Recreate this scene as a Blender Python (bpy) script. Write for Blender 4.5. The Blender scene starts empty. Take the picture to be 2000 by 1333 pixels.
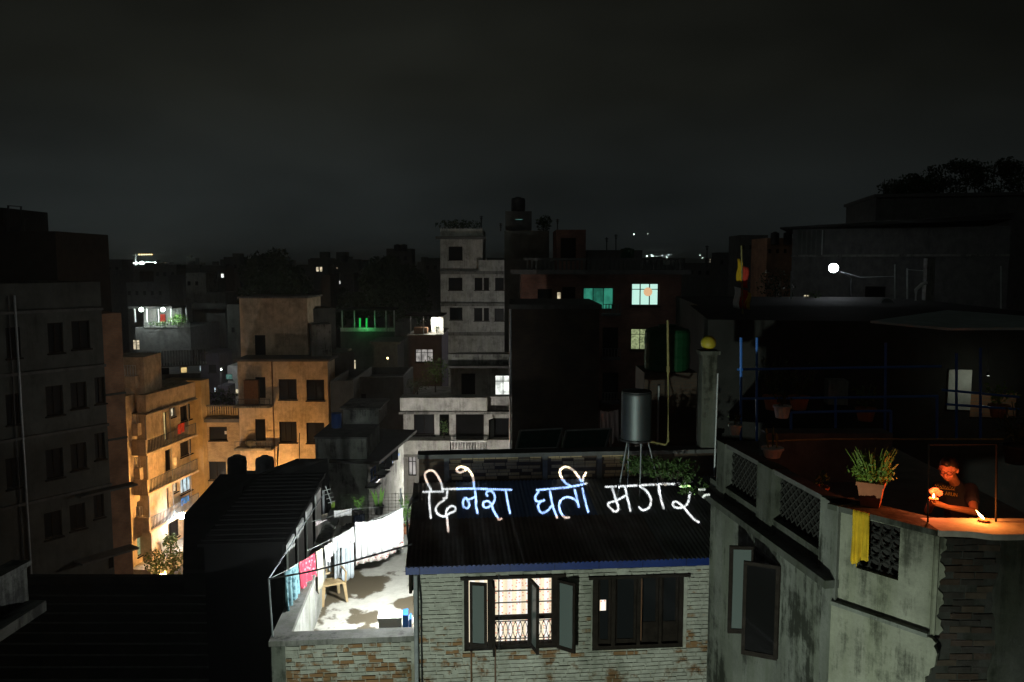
import bpy, bmesh, math, random
import numpy as np
from mathutils import Vector, Matrix
random.seed(7)
R = math.radians
S = bpy.context.scene
COL = S.collection

# ------------------------------------------------------------------ camera
F = 2000 * 28.0 / 36.0
EYE = Vector((0, 0, 20.0))
PITCH = math.atan((666.5 - 515) / F)
cd = bpy.data.cameras.new('camera'); cd.lens = 28.0; cd.sensor_width = 36.0
cd.clip_start = 0.05; cd.clip_end = 9000
cam = bpy.data.objects.new('camera', cd); COL.objects.link(cam)
cam.location = EYE; cam.rotation_euler = (R(90) - PITCH, 0, 0)
S.camera = cam

# ------------------------------------------------------------------ night sky: low town glow under thin cloud
w = bpy.data.worlds.new('World'); S.world = w; w.use_nodes = True
nt = w.node_tree; N = nt.nodes; L = nt.links; N.clear()
out = N.new('ShaderNodeOutputWorld'); bg = N.new('ShaderNodeBackground')
tc = N.new('ShaderNodeTexCoord'); sx = N.new('ShaderNodeSeparateXYZ')
L.new(tc.outputs['Generated'], sx.inputs[0])
rp = N.new('ShaderNodeValToRGB')
e = rp.color_ramp.elements
e[0].position = 0.0; e[0].color = (0.0190, 0.0236, 0.0240, 1)
e[1].position = 0.60; e[1].color = (0.0036, 0.0038, 0.0030, 1)
x = e.new(0.08); x.color = (0.0136, 0.0166, 0.0164, 1)
x = e.new(0.20); x.color = (0.0098, 0.0106, 0.0086, 1)
x = e.new(0.38); x.color = (0.0070, 0.0073, 0.0056, 1)
L.new(sx.outputs['Z'], rp.inputs[0])
nz = N.new('ShaderNodeTexNoise'); nz.inputs['Scale'].default_value = 2.1; nz.inputs['Detail'].default_value = 6
mr = N.new('ShaderNodeMapRange'); mr.inputs[1].default_value = .3; mr.inputs[2].default_value = .7
mr.inputs[3].default_value = .55; mr.inputs[4].default_value = 1.42
mp = N.new('ShaderNodeMapping'); mp.inputs['Scale'].default_value = (1.0, 1.0, 2.6); L.new(tc.outputs['Generated'], mp.inputs[0]); L.new(mp.outputs[0], nz.inputs['Vector'])
az = N.new('ShaderNodeMapRange'); az.inputs[1].default_value = -.15; az.inputs[2].default_value = .58; az.inputs[3].default_value = 1.08; az.inputs[4].default_value = .52   # the town's glow lies to the left
L.new(sx.outputs['X'], az.inputs[0]); am = N.new('ShaderNodeMath'); am.operation = 'MULTIPLY'
L.new(nz.outputs[0], mr.inputs[0]); L.new(mr.outputs[0], am.inputs[0]); L.new(az.outputs[0], am.inputs[1])
mx = N.new('ShaderNodeMix'); mx.data_type = 'RGBA'; mx.blend_type = 'MULTIPLY'; mx.inputs[0].default_value = 1
L.new(rp.outputs[0], mx.inputs[6]); L.new(am.outputs[0], mx.inputs[7])
L.new(mx.outputs[2], bg.inputs[0]); bg.inputs[1].default_value = 1.0
L.new(bg.outputs[0], out.inputs[0])

# weak fill sun added behind the viewer, gives the dark facades some form
sd = bpy.data.lights.new('fill_sun', 'SUN'); sd.energy = 0.03; sd.angle = R(12); sd.color = (.86, 1.0, .93)
so = bpy.data.objects.new('fill_sun', sd); COL.objects.link(so)
so.rotation_euler = (R(58), 0, R(-24))

S.view_settings.view_transform = 'Standard'; S.view_settings.look = 'None'
S.view_settings.exposure = 0.0; S.view_settings.gamma = 1.0
S.render.engine = 'CYCLES'
cy = S.cycles
cy.use_denoising = True
cy.max_bounces = 5; cy.diffuse_bounces = 2; cy.glossy_bounces = 2; cy.transmission_bounces = 3
cy.transparent_max_bounces = 8; cy.caustics_reflective = False; cy.caustics_refractive = False
cy.sample_clamp_indirect = 2.0

# ------------------------------------------------------------------ pixel <-> place
FW = Vector((0, math.cos(PITCH), -math.sin(PITCH))); UP = Vector((0, math.sin(PITCH), math.cos(PITCH)))
def ray(px, py):
    return Vector(((px - 1000) / F, 0, 0)) + FW + UP * ((666.5 - py) / F)
def P(px, py, Y):
    d = ray(px, py); return EYE + d * (Y / d.y)
def Pz(px, py, z):
    d = ray(px, py); return EYE + d * ((z - EYE.z) / d.z)

class Frame:
    """a vertical wall plane: u runs to the right seen from outside, w points out"""
    def __init__(s, o, eu):
        s.o = Vector((o[0], o[1], 0)); s.e = Vector((eu[0], eu[1], 0)).normalized()
        s.n = Vector((s.e.y, -s.e.x, 0))
    def pt(s, u, z, w=0): 
        p = s.o + s.e * u + s.n * w; return Vector((p.x, p.y, z))
    def hit(s, px, py, w=0):
        d = ray(px, py); o = s.o + s.n * w
        t = (o - EYE).dot(s.n) / d.dot(s.n)
        p = EYE + d * t
        return (p - s.o).dot(s.e), p.z
    def rect(s, x0, y0, x1, y1, w=0):
        a = s.hit(x0, y0, w); b = s.hit(x1, y0, w); c = s.hit((x0 + x1) / 2, y1, w); d = s.hit((x0 + x1) / 2, y0, w)
        return a[0], b[0], c[1], d[1]
def FR(pa, Ya, pb, Yb):
    a = P(pa, 515, Ya); b = P(pb, 515, Yb); return Frame(a, (b - a).xy)

# ------------------------------------------------------------------ mesh builder
class MB:
    def __init__(s): s.v = []; s.f = []
    def add(s, vs, fs):
        k = len(s.v); s.v += [Vector(p) for p in vs]; s.f += [tuple(i + k for i in f) for f in fs]; return s
    def quad(s, a, b, c, d): return s.add([a, b, c, d], [(0, 1, 2, 3)])
    def hexa(s, q):   # 4 bottom + 4 top
        return s.add(q, [(3, 2, 1, 0), (4, 5, 6, 7), (0, 1, 5, 4), (1, 2, 6, 5), (2, 3, 7, 6), (3, 0, 4, 7)])
    def box(s, fr, u0, u1, z0, z1, w0, w1):
        b = [fr.pt(u0, z0, w1), fr.pt(u1, z0, w1), fr.pt(u1, z0, w0), fr.pt(u0, z0, w0)]
        return s.hexa(b + [Vector((p.x, p.y, z1)) for p in b])
    def wbox(s, x0, x1, y0, y1, z0, z1):
        return s.hexa([(x0, y0, z0), (x1, y0, z0), (x1, y1, z0), (x0, y1, z0), (x0, y0, z1), (x1, y0, z1), (x1, y1, z1), (x0, y1, z1)])
    def slab(s, pts, t):   # polygon sheet with thickness t downwards
        n = len(pts); a = [Vector(p) for p in pts]; b = [p - Vector((0, 0, t)) for p in a]
        return s.add(a + b, [tuple(range(n)), tuple(range(2 * n - 1, n - 1, -1))] + [(i, n + i, n + (i + 1) % n, (i + 1) % n) for i in range(n)])
    def tube(s, pts, r, n=6, r1=None):
        pts = [Vector(p) for p in pts]; m = len(pts); k = len(s.v)
        for i, p in enumerate(pts):
            d = (pts[min(i + 1, m - 1)] - pts[max(i - 1, 0)]).normalized()
            a = d.cross(Vector((0, 0, 1))); a = a.normalized() if a.length > 1e-3 else Vector((1, 0, 0)); b = d.cross(a)
            rr = r if r1 is None else r + (r1 - r) * i / max(1, m - 1)
            for j in range(n):
                t = 2 * math.pi * j / n; s.v.append(p + a * (rr * math.cos(t)) + b * (rr * math.sin(t)))
        for i in range(m - 1):
            for j in range(n):
                j2 = (j + 1) % n; s.f.append((k + i * n + j, k + i * n + j2, k + (i + 1) * n + j2, k + (i + 1) * n + j))
        s.f.append(tuple(k + j for j in range(n))[::-1]); s.f.append(tuple(k + (m - 1) * n + j for j in range(n)))
        return s
    def lathe(s, c, prof, n=20):
        c = Vector(c); k = len(s.v); m = len(prof)
        for r, z in prof:
            for j in range(n):
                t = 2 * math.pi * j / n; s.v.append(c + Vector((r * math.cos(t), r * math.sin(t), z)))
        for i in range(m - 1):
            for j in range(n):
                j2 = (j + 1) % n; s.f.append((k + i * n + j, k + i * n + j2, k + (i + 1) * n + j2, k + (i + 1) * n + j))
        s.f.append(tuple(k + j for j in range(n))[::-1]); s.f.append(tuple(k + (m - 1) * n + j for j in range(n)))
        return s
    def ball(s, c, r, n=10, m=7, sc=(1, 1, 1)):
        c = Vector(c); prof = []
        k = len(s.v)
        for i in range(1, m):
            t = math.pi * i / m
            for j in range(n):
                a = 2 * math.pi * j / n
                s.v.append(c + Vector((r * sc[0] * math.sin(t) * math.cos(a), r * sc[1] * math.sin(t) * math.sin(a), -r * sc[2] * math.cos(t))))
        for i in range(m - 2):
            for j in range(n):
                j2 = (j + 1) % n; s.f.append((k + i * n + j, k + i * n + j2, k + (i + 1) * n + j2, k + (i + 1) * n + j))
        b = len(s.v); s.v.append(c - Vector((0, 0, r * sc[2]))); s.v.append(c + Vector((0, 0, r * sc[2])))
        for j in range(n):
            j2 = (j + 1) % n; s.f.append((b, k + j2, k + j)); s.f.append((b + 1, k + (m - 2) * n + j, k + (m - 2) * n + j2))
        return s
    def leaf(s, c, size, rnd=random, up=.3):
        d = Vector((rnd.gauss(0, 1), rnd.gauss(0, 1), rnd.gauss(up, .8))).normalized()
        a = d.orthogonal().normalized(); a.rotate(Matrix.Rotation(rnd.uniform(0, 6.28), 3, d)); b = d.cross(a)
        l = size * rnd.uniform(.7, 1.3); wd = l * .42; c = Vector(c)
        return s.add([c - a * l * .5, c + b * wd * .5 + d * l * .06, c + a * l * .5, c - b * wd * .5 + d * l * .06], [(0, 1, 2, 3)])
    def blade(s, base, tip, wd, bend=.15):
        base = Vector(base); tip = Vector(tip); d = tip - base
        sd_ = d.cross(Vector((0, 1, .2))).normalized() * wd; mid = base + d * .55 + Vector((0, 0, d.length * bend))
        return s.add([base - sd_ * .5, base + sd_ * .5, mid + sd_ * .5, mid - sd_ * .5, tip], [(0, 1, 2, 3), (3, 2, 4)])
    def build(s, name, mat, parent=None, smooth=False, label=None, kind=None, solid=0):
        if parent is not None:
            r = parent
            while r.parent: r = r.parent
            org = Vector(r['org'])
        else:
            xs = [p.x for p in s.v]; ys = [p.y for p in s.v]; zs = [p.z for p in s.v]
            org = Vector(((min(xs) + max(xs)) / 2, (min(ys) + max(ys)) / 2, min(zs)))
        me = bpy.data.meshes.new(name)
        me.from_pydata([tuple(p - org) for p in s.v], [], s.f); me.update()
        if mat: me.materials.append(MAT(mat) if isinstance(mat, str) else mat)
        if smooth: me.polygons.foreach_set('use_smooth', [True] * len(me.polygons))
        o = bpy.data.objects.new(name, me); COL.objects.link(o)
        if parent is not None: o.parent = parent
        else: o.location = org; o['org'] = tuple(org)
        if label: o['label'] = label
        if kind: o['kind'] = kind
        if solid:
            md = o.modifiers.new('thickness', 'SOLIDIFY'); md.thickness = solid; md.offset = 0
        return o
def thing(name, label, cat, loc, group=None):
    o = bpy.data.objects.new(name, None); COL.objects.link(o); o.location = Vector(loc); o.empty_display_size = .2
    o['org'] = tuple(Vector(loc)); o['label'] = label; o['category'] = cat
    if group: o['group'] = group
    return o
def tag(o, label, cat, group=None):
    o['label'] = label; o['category'] = cat
    if group: o['group'] = group
    return o

# ------------------------------------------------------------------ materials
_m = {}
def MAT(n): return _m[n]
def newmat(name):
    m = bpy.data.materials.new(name); m.use_nodes = True; _m[name] = m
    n = m.node_tree.nodes; n.clear()
    o = n.new('ShaderNodeOutputMaterial'); b = n.new('ShaderNodeBsdfPrincipled')
    m.node_tree.links.new(b.outputs[0], o.inputs[0])
    return m, n, m.node_tree.links, b, o
def vm(n, l, a, op, b=None):
    x = n.new('ShaderNodeMath'); x.operation = op
    for i, q in enumerate((a, b)):
        if q is None: continue
        if hasattr(q, 'is_output'): l.new(q, x.inputs[i])
        else: x.inputs[i].default_value = q
    return x.outputs[0]
def noise(n, l, vec, scale, detail=4, rough=.55, mapping=None):
    if mapping:
        mp = n.new('ShaderNodeMapping'); mp.inputs['Scale'].default_value = mapping; l.new(vec, mp.inputs[0]); vec = mp.outputs[0]
    t = n.new('ShaderNodeTexNoise'); t.inputs['Scale'].default_value = scale; t.inputs['Detail'].default_value = detail
    t.inputs['Roughness'].default_value = rough; l.new(vec, t.inputs['Vector']); return t.outputs[0]
def mrange(n, l, v, a, b, c=0, d=1):
    x = n.new('ShaderNodeMapRange'); l.new(v, x.inputs[0])
    for i, q in enumerate((a, b, c, d)): x.inputs[i + 1].default_value = q
    return x.outputs[0]
def mixc(n, l, f, a, b, mode='MIX'):
    x = n.new('ShaderNodeMix'); x.data_type = 'RGBA'; x.blend_type = mode
    if hasattr(f, 'is_output'): l.new(f, x.inputs[0])
    else: x.inputs[0].default_value = f
    for i, q in ((6, a), (7, b)):
        if hasattr(q, 'is_output'): l.new(q, x.inputs[i])
        else: x.inputs[i].default_value = (*q, 1)
    return x.outputs[2]
def M(name, col, rough=.8, var=.35, scale=2.5, dirt=None, streak=0.0, bump=.25, metal=0, spec=.3, fine=30):
    m, n, l, b, o = newmat(name)
    g = n.new('ShaderNodeNewGeometry').outputs['Position']
    c = mixc(n, l, mrange(n, l, noise(n, l, g, scale, 6, .65), .3, .7), tuple(q * (1 - var) for q in col), tuple(min(.92, q * (1 + var * .6)) for q in col))
    if streak:
        sk = noise(n, l, g, 1.0, 6, .7, (3.2, 3.2, .7))
        bl = noise(n, l, g, 1.1, 6, .7)
        k = vm(n, l, mrange(n, l, sk, .46, .70), 'MULTIPLY', mrange(n, l, bl, .40, .60))
        c = mixc(n, l, vm(n, l, k, 'MULTIPLY', streak), c, dirt or tuple(q * .18 for q in col))
    l.new(c, b.inputs['Base Color'])
    b.inputs['Roughness'].default_value = rough; b.inputs['Metallic'].default_value = metal; b.inputs['Specular IOR Level'].default_value = spec
    if bump:
        bp = n.new('ShaderNodeBump'); bp.inputs['Strength'].default_value = bump; bp.inputs['Distance'].default_value = .02
        l.new(noise(n, l, g, fine, 5, .7), bp.inputs['Height']); l.new(bp.outputs[0], b.inputs['Normal'])
    return m
def E(name, col, strength, pat=None):
    m, n, l, b, o = newmat(name)
    n.remove(b); em = n.new('ShaderNodeEmission'); l.new(em.outputs[0], o.inputs[0])
    em.inputs[0].default_value = (*col, 1); em.inputs[1].default_value = strength
    if pat:   # noise dims the glow, a painted stand-in for curtain folds and furniture
        g = n.new('ShaderNodeNewGeometry').outputs['Position']
        v = noise(n, l, g, 1.0, 3, .5, pat)
        l.new(mixc(n, l, mrange(n, l, v, .35, .65), tuple(q * .35 for q in col), col), em.inputs[0])
    return m
def BRICK(name, c1, c2, mort, scale=1.0):
    m, n, l, b, o = newmat(name)
    g = n.new('ShaderNodeNewGeometry').outputs['Position']
    s_ = n.new('ShaderNodeSeparateXYZ'); l.new(g, s_.inputs[0])
    c_ = n.new('ShaderNodeCombineXYZ'); l.new(vm(n, l, s_.outputs[0], 'ADD', s_.outputs[1]), c_.inputs[0]); l.new(s_.outputs[2], c_.inputs[1])
    t = n.new('ShaderNodeTexBrick'); l.new(c_.outputs[0], t.inputs[0])
    t.inputs['Color1'].default_value = (*c1, 1); t.inputs['Color2'].default_value = (*c2, 1); t.inputs['Mortar'].default_value = (*mort, 1)
    t.inputs['Scale'].default_value = scale; t.inputs['Brick Width'].default_value = .24; t.inputs['Row Height'].default_value = .075; t.inputs['Mortar Size'].default_value = .008
    c = mixc(n, l, mrange(n, l, noise(n, l, g, 1.3, 5), .3, .7), (.45, .45, .45), (1, 1, 1))
    l.new(mixc(n, l, 1.0, t.outputs[0], c, 'MULTIPLY'), b.inputs['Base Color']); b.inputs['Roughness'].default_value = .9
    return m

M('ground', (.05, .045, .04)); M('asphalt', (.05, .05, .05))
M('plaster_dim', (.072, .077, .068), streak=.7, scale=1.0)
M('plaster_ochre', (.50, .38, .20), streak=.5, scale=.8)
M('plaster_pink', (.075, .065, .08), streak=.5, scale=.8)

M('concrete_dark', (.10, .10, .095), streak=.6)
M('black_roof', (.026, .026, .024), rough=.85, scale=1.5, spec=.08)
M('roof_dark', (.03, .029, .027), rough=.9, spec=.08)
M('wood_dark', (.018, .014, .011), rough=.75, var=.5, scale=9, spec=.06)
M('wood_brown', (.12, .06, .03), rough=.6, var=.4, scale=6)
M('metal_grey', (.30, .32, .33), rough=.5, metal=.4, var=.25, scale=8)
M('metal_dark', (.03, .03, .032), rough=.5, metal=.3)
M('steel', (.12, .135, .14), rough=.52, metal=.9, var=.12, scale=6, bump=.05)
M('rail_pale', (.40, .42, .40), rough=.6)
M('rail_iron', (.10, .10, .095), rough=.6)
M('balustrade', (.62, .61, .58), rough=.8, streak=.4)
M('tank_black', (.018, .018, .02), rough=.45)
M('tank_grey', (.20, .23, .26), rough=.5)
M('tank_green', (.007, .05, .018), rough=.5, var=.3)
M('foliage', (.055, .11, .025), rough=.55, var=.5, scale=5, bump=0, spec=.4)
M('foliage_dark', (.03, .05, .018), rough=.6, var=.5, scale=2, bump=0)
M('foliage_bright', (.10, .24, .03), rough=.5, var=.4, scale=8, bump=0)
M('foliage_lime', (.16, .25, .035), rough=.5, var=.4, scale=12, bump=0)
M('bark', (.05, .04, .03), rough=.9)
M('blue_paint', (.005, .022, .13), rough=.45, var=.25, scale=5)
M('blue_pipe', (.024, .13, .46), rough=.4, var=.2)
M('terracotta', (.36, .13, .06), rough=.85)
M('pot_white', (.55, .55, .52), rough=.7, streak=.6)
M('yellow_paint', (.30, .25, .02), rough=.5)
M('bamboo', (.24, .21, .08), rough=.6, var=.4, scale=9)
M('plastic_tan', (.52, .37, .20), rough=.4, var=.12, bump=0)
M('white_board', (.75, .75, .74), rough=.6, var=.15)
M('cloth_white', (.80, .78, .78), rough=.9, var=.08)
M('cloth_pink', (.74, .62, .63), rough=.9, var=.1)
M('cloth_grey', (.42, .45, .47), rough=.9, var=.25, scale=6)
M('cloth_pale', (.62, .68, .72), rough=.9, var=.15, scale=5)
M('cloth_beige', (.62, .55, .42), rough=.9, var=.2, scale=6)
M('cloth_navy', (.04, .06, .14), rough=.9, var=.25)
M('cloth_yellow', (.55, .35, .015), rough=.9, var=.25, scale=7)
M('cloth_red', (.5, .05, .03), rough=.9); M('cloth_orange', (.6, .22, .02), rough=.9)
M('shirt_navy', (.030, .032, .055), rough=.9, var=.2)
M('skin', (.42, .20, .12), rough=.5, var=.08, bump=0)
M('hair', (.012, .010, .009), rough=.5, var=.2)
M('print_yellow', (.65, .42, .08), rough=.8, var=.1, bump=0)
M('wax', (.7, .6, .45), rough=.5)
M('solar', (.012, .06, .05), rough=.25, var=.3, spec=.5)
M('tarp', (.36, .44, .45), rough=.6, var=.3)
M('soil', (.03, .02, .015))
BRICK('brick_black', (.030, .026, .022), (.040, .034, .028), (.022, .02, .018))
BRICK('brick_red', (.20, .075, .05), (.26, .11, .07), (.14, .12, .10))
BRICK('brick_brown', (.065, .040, .026), (.085, .055, .035), (.05, .045, .036))
BRICK('brick_orange', (.42, .21, .11), (.36, .17, .09), (.26, .2, .14))
BRICK('brick_ochre', (.50, .37, .20), (.40, .29, .15), (.30, .24, .15))

def mouldy(name, col, mould=(.016, .018, .013), amt=.9, grime=.5):
    m, n, l, b, o = newmat(name); g = n.new('ShaderNodeNewGeometry').outputs['Position']
    c = mixc(n, l, mrange(n, l, noise(n, l, g, 1.4, 8, .7), .32, .68), tuple(q * .62 for q in col), tuple(q * 1.18 for q in col))
    c = mixc(n, l, vm(n, l, mrange(n, l, noise(n, l, g, 24, 6, .8), .45, .75), 'MULTIPLY', .35), c, tuple(q * .4 for q in col))
    wash = vm(n, l, mrange(n, l, noise(n, l, g, 1.0, 5, .6, (4, 4, .35)), .42, .72), 'MULTIPLY', grime)
    c = mixc(n, l, wash, c, (col[0] * .45, col[1] * .5, col[2] * .34))
    big = noise(n, l, g, 2.1, 9, .74); drip = noise(n, l, g, 1.0, 7, .7, (9, 9, .8)); place = noise(n, l, g, .8, 3, .5)
    k = vm(n, l, vm(n, l, big, 'MULTIPLY', .55), 'ADD', vm(n, l, drip, 'MULTIPLY', .45)); k = vm(n, l, k, 'ADD', mrange(n, l, place, .3, .7, -.10, .10))
    c = mixc(n, l, vm(n, l, mrange(n, l, k, .50, .60), 'MULTIPLY', amt), c, mould)
    l.new(c, b.inputs['Base Color']); b.inputs['Roughness'].default_value = .9; b.inputs['Specular IOR Level'].default_value = .15
    bp = n.new('ShaderNodeBump'); bp.inputs['Strength'].default_value = .45; bp.inputs['Distance'].default_value = .02
    l.new(noise(n, l, g, 16, 8, .75), bp.inputs['Height']); l.new(bp.outputs[0], b.inputs['Normal'])
mouldy('plaster_moss', (.185, .195, .172)); mouldy('plaster_black', (.085, .09, .078), amt=.95, grime=.7); mouldy('wall_black', (.045, .045, .04), amt=.8); mouldy('wall_grey', (.06, .062, .053), amt=.9, grime=.8); mouldy('plaster_warm', (.265, .27, .215), amt=.75, grime=.6)  # plaster_black: mould, with the parapet's shade also put into a darker base
mouldy('plaster_white', (.50, .49, .46), (.09, .09, .08), .5); mouldy('plaster_grey', (.27, .28, .26), (.03, .03, .028), .8)
mouldy('concrete', (.23, .225, .21), (.03, .03, .026), .7)
mouldy('plaster_cream', (.66, .53, .37), (.16, .12, .08), .4, .22)
M('brick_dk1', (.045, .032, .024), scale=9, spec=.08); M('brick_dk2', (.032, .029, .025), scale=9, spec=.08); M('brick_dk3', (.055, .043, .032), scale=9, spec=.08)
def glass(name, col=(.010, .011, .012), rough=.08, spec=.07):
    m, n, l, b, o = newmat(name)
    b.inputs['Base Color'].default_value = (*col, 1); b.inputs['Roughness'].default_value = rough; b.inputs['Specular IOR Level'].default_value = spec
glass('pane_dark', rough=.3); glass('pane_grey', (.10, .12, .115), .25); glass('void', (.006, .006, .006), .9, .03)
E('lit_white', (.95, 1.0, .93), 1.6, (2.0, 2.0, 2.5)); E('lit_cool', (.75, .93, 1.0), 1.1, (3, 3, 2)); E('lit_warm', (1, .72, .30), .8, (2, 2, 3))
E('lit_cream', (1, .86, .58), .9, (3, 3, 3)); E('lit_green', (.10, .75, .50), .32, (3, 3, 1.6)); E('lit_mint', (.62, 1.0, .86), .9)
E('lit_grey', (.9, .85, .80), .5, (4, 4, 2)); E('lit_teal', (.3, .75, .65), .35, (4, 4, 2)); E('lit_lime', (.75, .9, .45), .45, (9, 9, 9))
E('lamp_white', (.88, .96, 1.0), 60); E('lamp_sodium', (1, .52, .13), 60); E('lamp_far', (.8, 1, .9), 22); E('lamp_far_warm', (1, .72, .3), 6)
E('lamp_window', (1, .86, .62), .55, (.05, .05, .05)); E('lamp_green', (.03, .8, .12), .55); E('flame', (1, .55, .16), 30); E('lit_lantern', (1.0, .62, .34), .75)

def lamp(name, kind, loc, power, col, radius=.05, **k):
    d = bpy.data.lights.new(name, kind); d.energy = power; d.color = col
    if kind in ('POINT', 'SPOT'): d.shadow_soft_size = radius
    for a, b in k.items(): setattr(d, a, b)
    o = bpy.data.objects.new(name, d); COL.objects.link(o); o.location = loc
    return o

# ------------------------------------------------------------------ walls, windows, railings, plants
def wall_holes(mb, fr, u0, u1, z0, z1, holes, rec=.14, w=0):
    hs = [(max(u0, a), min(u1, b), max(z0, c), min(z1, d)) for a, b, c, d in holes]
    us = sorted({u0, u1, *[q for h in hs for q in h[:2]]}); zs = sorted({z0, z1, *[q for h in hs for q in h[2:]]})
    for i in range(len(us) - 1):
        for j in range(len(zs) - 1):
            cu = (us[i] + us[i + 1]) / 2; cz = (zs[j] + zs[j + 1]) / 2
            if any(h[0] < cu < h[1] and h[2] < cz < h[3] for h in hs): continue
            mb.quad(fr.pt(us[i], zs[j], w), fr.pt(us[i + 1], zs[j], w), fr.pt(us[i + 1], zs[j + 1], w), fr.pt(us[i], zs[j + 1], w))
    for a, b, c, d in hs:
        p = lambda u, z, ww: fr.pt(u, z, w + ww)
        mb.quad(p(a, c, 0), p(a, d, 0), p(a, d, -rec), p(a, c, -rec)); mb.quad(p(b, c, 0), p(b, c, -rec), p(b, d, -rec), p(b, d, 0))
        mb.quad(p(a, c, 0), p(a, c, -rec), p(b, c, -rec), p(b, c, 0)); mb.quad(p(a, d, 0), p(b, d, 0), p(b, d, -rec), p(a, d, -rec))
def window(fr, parent, r, pane='pane_dark', frame='wood_dark', nv=1, nh=0, rec=.14, sill=True, name='window', w=0, t=.05):
    a, b, c, d = r; mb = MB(); q = w - rec
    mb.box(fr, a, b, c, c + t, q + .01, q + .07); mb.box(fr, a, b, d - t, d, q + .01, q + .07)
    mb.box(fr, a, a + t, c + t, d - t, q + .01, q + .07); mb.box(fr, b - t, b, c + t, d - t, q + .01, q + .07)
    for i in range(nv):
        u = a + (b - a) * (i + 1) / (nv + 1); mb.box(fr, u - t * .4, u + t * .4, c + t, d - t, q + .012, q + .06)
    for i in range(nh):
        z = d - (d - c) * .28 if nh == 1 else c + (d - c) * (i + 1) / (nh + 1)
        mb.box(fr, a + t, b - t, z - t * .3, z + t * .3, q + .014, q + .058)
    if sill: mb.box(fr, a - .06, b + .06, c - .07, c - .002, w + .002, w + .09)
    o = mb.build(name, frame, parent)
    MB().box(fr, a + .01, b - .01, c + .01, d - .01, q - .02, q + .008).build('pane', pane, o)
    return o
def building(name, label, fr, u0, u1, z1, depth, mat, wins=(), z0=0, cat='building', rec=.14, group=None):
    """wins: (pixel rect, options) cut into the front wall"""
    base = fr.pt((u0 + u1) / 2, z0, -depth / 2)
    t = thing(name, label, cat, base, group)
    rs = [fr.rect(*wr) for wr, _ in wins]
    mb = MB(); wall_holes(mb, fr, u0, u1, z0, z1, rs, rec)
    a0, a1, b0, b1 = fr.pt(u0, z0), fr.pt(u1, z0), fr.pt(u1, z0, -depth), fr.pt(u0, z0, -depth)
    T = lambda p: Vector((p.x, p.y, z1))
    mb.quad(a1, b0, T(b0), T(a1)); mb.quad(b0, b1, T(b1), T(b0)); mb.quad(b1, a0, T(a0), T(b1)); mb.quad(T(a0), T(a1), T(b0), T(b1))
    mb.build('wall', mat, t)
    for r, (_, k) in zip(rs, wins): window(fr, t, r, rec=rec, **k)
    return t
def coping(t, fr, u0, u1, z, depth, mat, over=.12, th=.12, name='cornice'):
    return MB().box(fr, u0 - over, u1 + over, z, z + th, -depth - over, over).build(name, mat, t)
def parapet(t, fr, u0, u1, z, h, depth, mat, th=.14):
    mb = MB(); mb.box(fr, u0, u1, z, z + h, -th, 0); mb.box(fr, u0, u1, z, z + h, -depth, -depth + th)
    mb.box(fr, u0, u0 + th, z, z + h - .002, -depth + th, -th); mb.box(fr, u1 - th, u1, z, z + h - .002, -depth + th, -th)
    return mb.build('parapet', mat, t)
def rail(t, fr, u0, u1, z0, z1, w, mat='rail_iron', step=.13, r=.012, name='railing'):
    mb = MB(); mb.box(fr, u0, u1, z1 - .035, z1, w - .02, w + .02); mb.box(fr, u0, u1, z0, z0 + .03, w - .015, w + .015)
    u = u0 + step
    while u < u1 - step * .5:
        mb.box(fr, u - r, u + r, z0 + .03, z1 - .035, w - r, w + r); u += step
    mb.box(fr, u0, u0 + .03, z0 + .03, z1 - .035, w - .015, w + .015); mb.box(fr, u1 - .03, u1, z0 + .03, z1 - .035, w - .015, w + .015)
    return mb.build(name, mat, t)
def tank(name, label, c, r, h, mat, ribs=4, group=None):
    t = thing(name, label, 'water tank', c, group); pr = [(r * .97, 0), (r, .03)]
    for i in range(ribs):
        z = h * (.06 + .8 * i / ribs); dz = h * .8 / ribs
        pr += [(r, z + dz * .25), (r * 1.025, z + dz * .4), (r * 1.025, z + dz * .6), (r, z + dz * .75)]
    pr += [(r, h * .87), (r * .93, h * .93), (r * .55, h * .985)]
    MB().lathe(c, pr, 24).build('tank_body', mat, t, smooth=False)
    MB().lathe(Vector(c) + Vector((0, 0, h * .984)), [(r * .42, 0), (r * .42, h * .04), (r * .36, h * .055)], 16).build('lid', mat, t)
    return t
def shrub(mb, c, rx, ry, rz, n, size):
    for _ in range(n):
        d = Vector((random.gauss(0, 1), random.gauss(0, 1), random.gauss(0, 1))).normalized() * (random.random() ** .45)
        mb.leaf(Vector(c) + Vector((d.x * rx, d.y * ry, d.z * rz)), size)
    return mb
def tree(label, base, top, rx, lobes, n, size, mat='foliage_dark'):
    base = Vector(base); t = thing('tree', label, 'tree', base)
    h = top - base.z
    tr = MB(); tr.tube([base, base + Vector((rx * .03, 0, h * .35)), base + Vector((-rx * .02, 0, h * .7))], rx * .09, 8, rx * .04)
    for k in range(6):
        a = random.uniform(0, 6.28); s_ = base + Vector((0, 0, h * random.uniform(.35, .6)))
        tr.tube([s_, s_ + Vector((math.cos(a) * rx * .35, math.sin(a) * rx * .3, h * .15)), s_ + Vector((math.cos(a) * rx * .7, math.sin(a) * rx * .5, h * .27))], rx * .035, 6, rx * .012)
    tr.build('trunk', 'bark', t)
    cr = MB(); h *= 1.1
    h /= 1.1; ch = min(h * .3, rx * .85)
    for k in range(lobes):
        d = Vector((random.gauss(0, 1), random.gauss(0, 1), random.gauss(.35, .8))).normalized() * random.uniform(.5, .74)
        c = base + Vector((d.x * rx, d.y * rx * .7, h - ch + d.z * ch))
        q = random.uniform(.26, .38); shrub(cr, c, rx * q, rx * q, ch * q * 1.1, n // lobes, size)
    cr.build('crown', mat, t)
    return t
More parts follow.
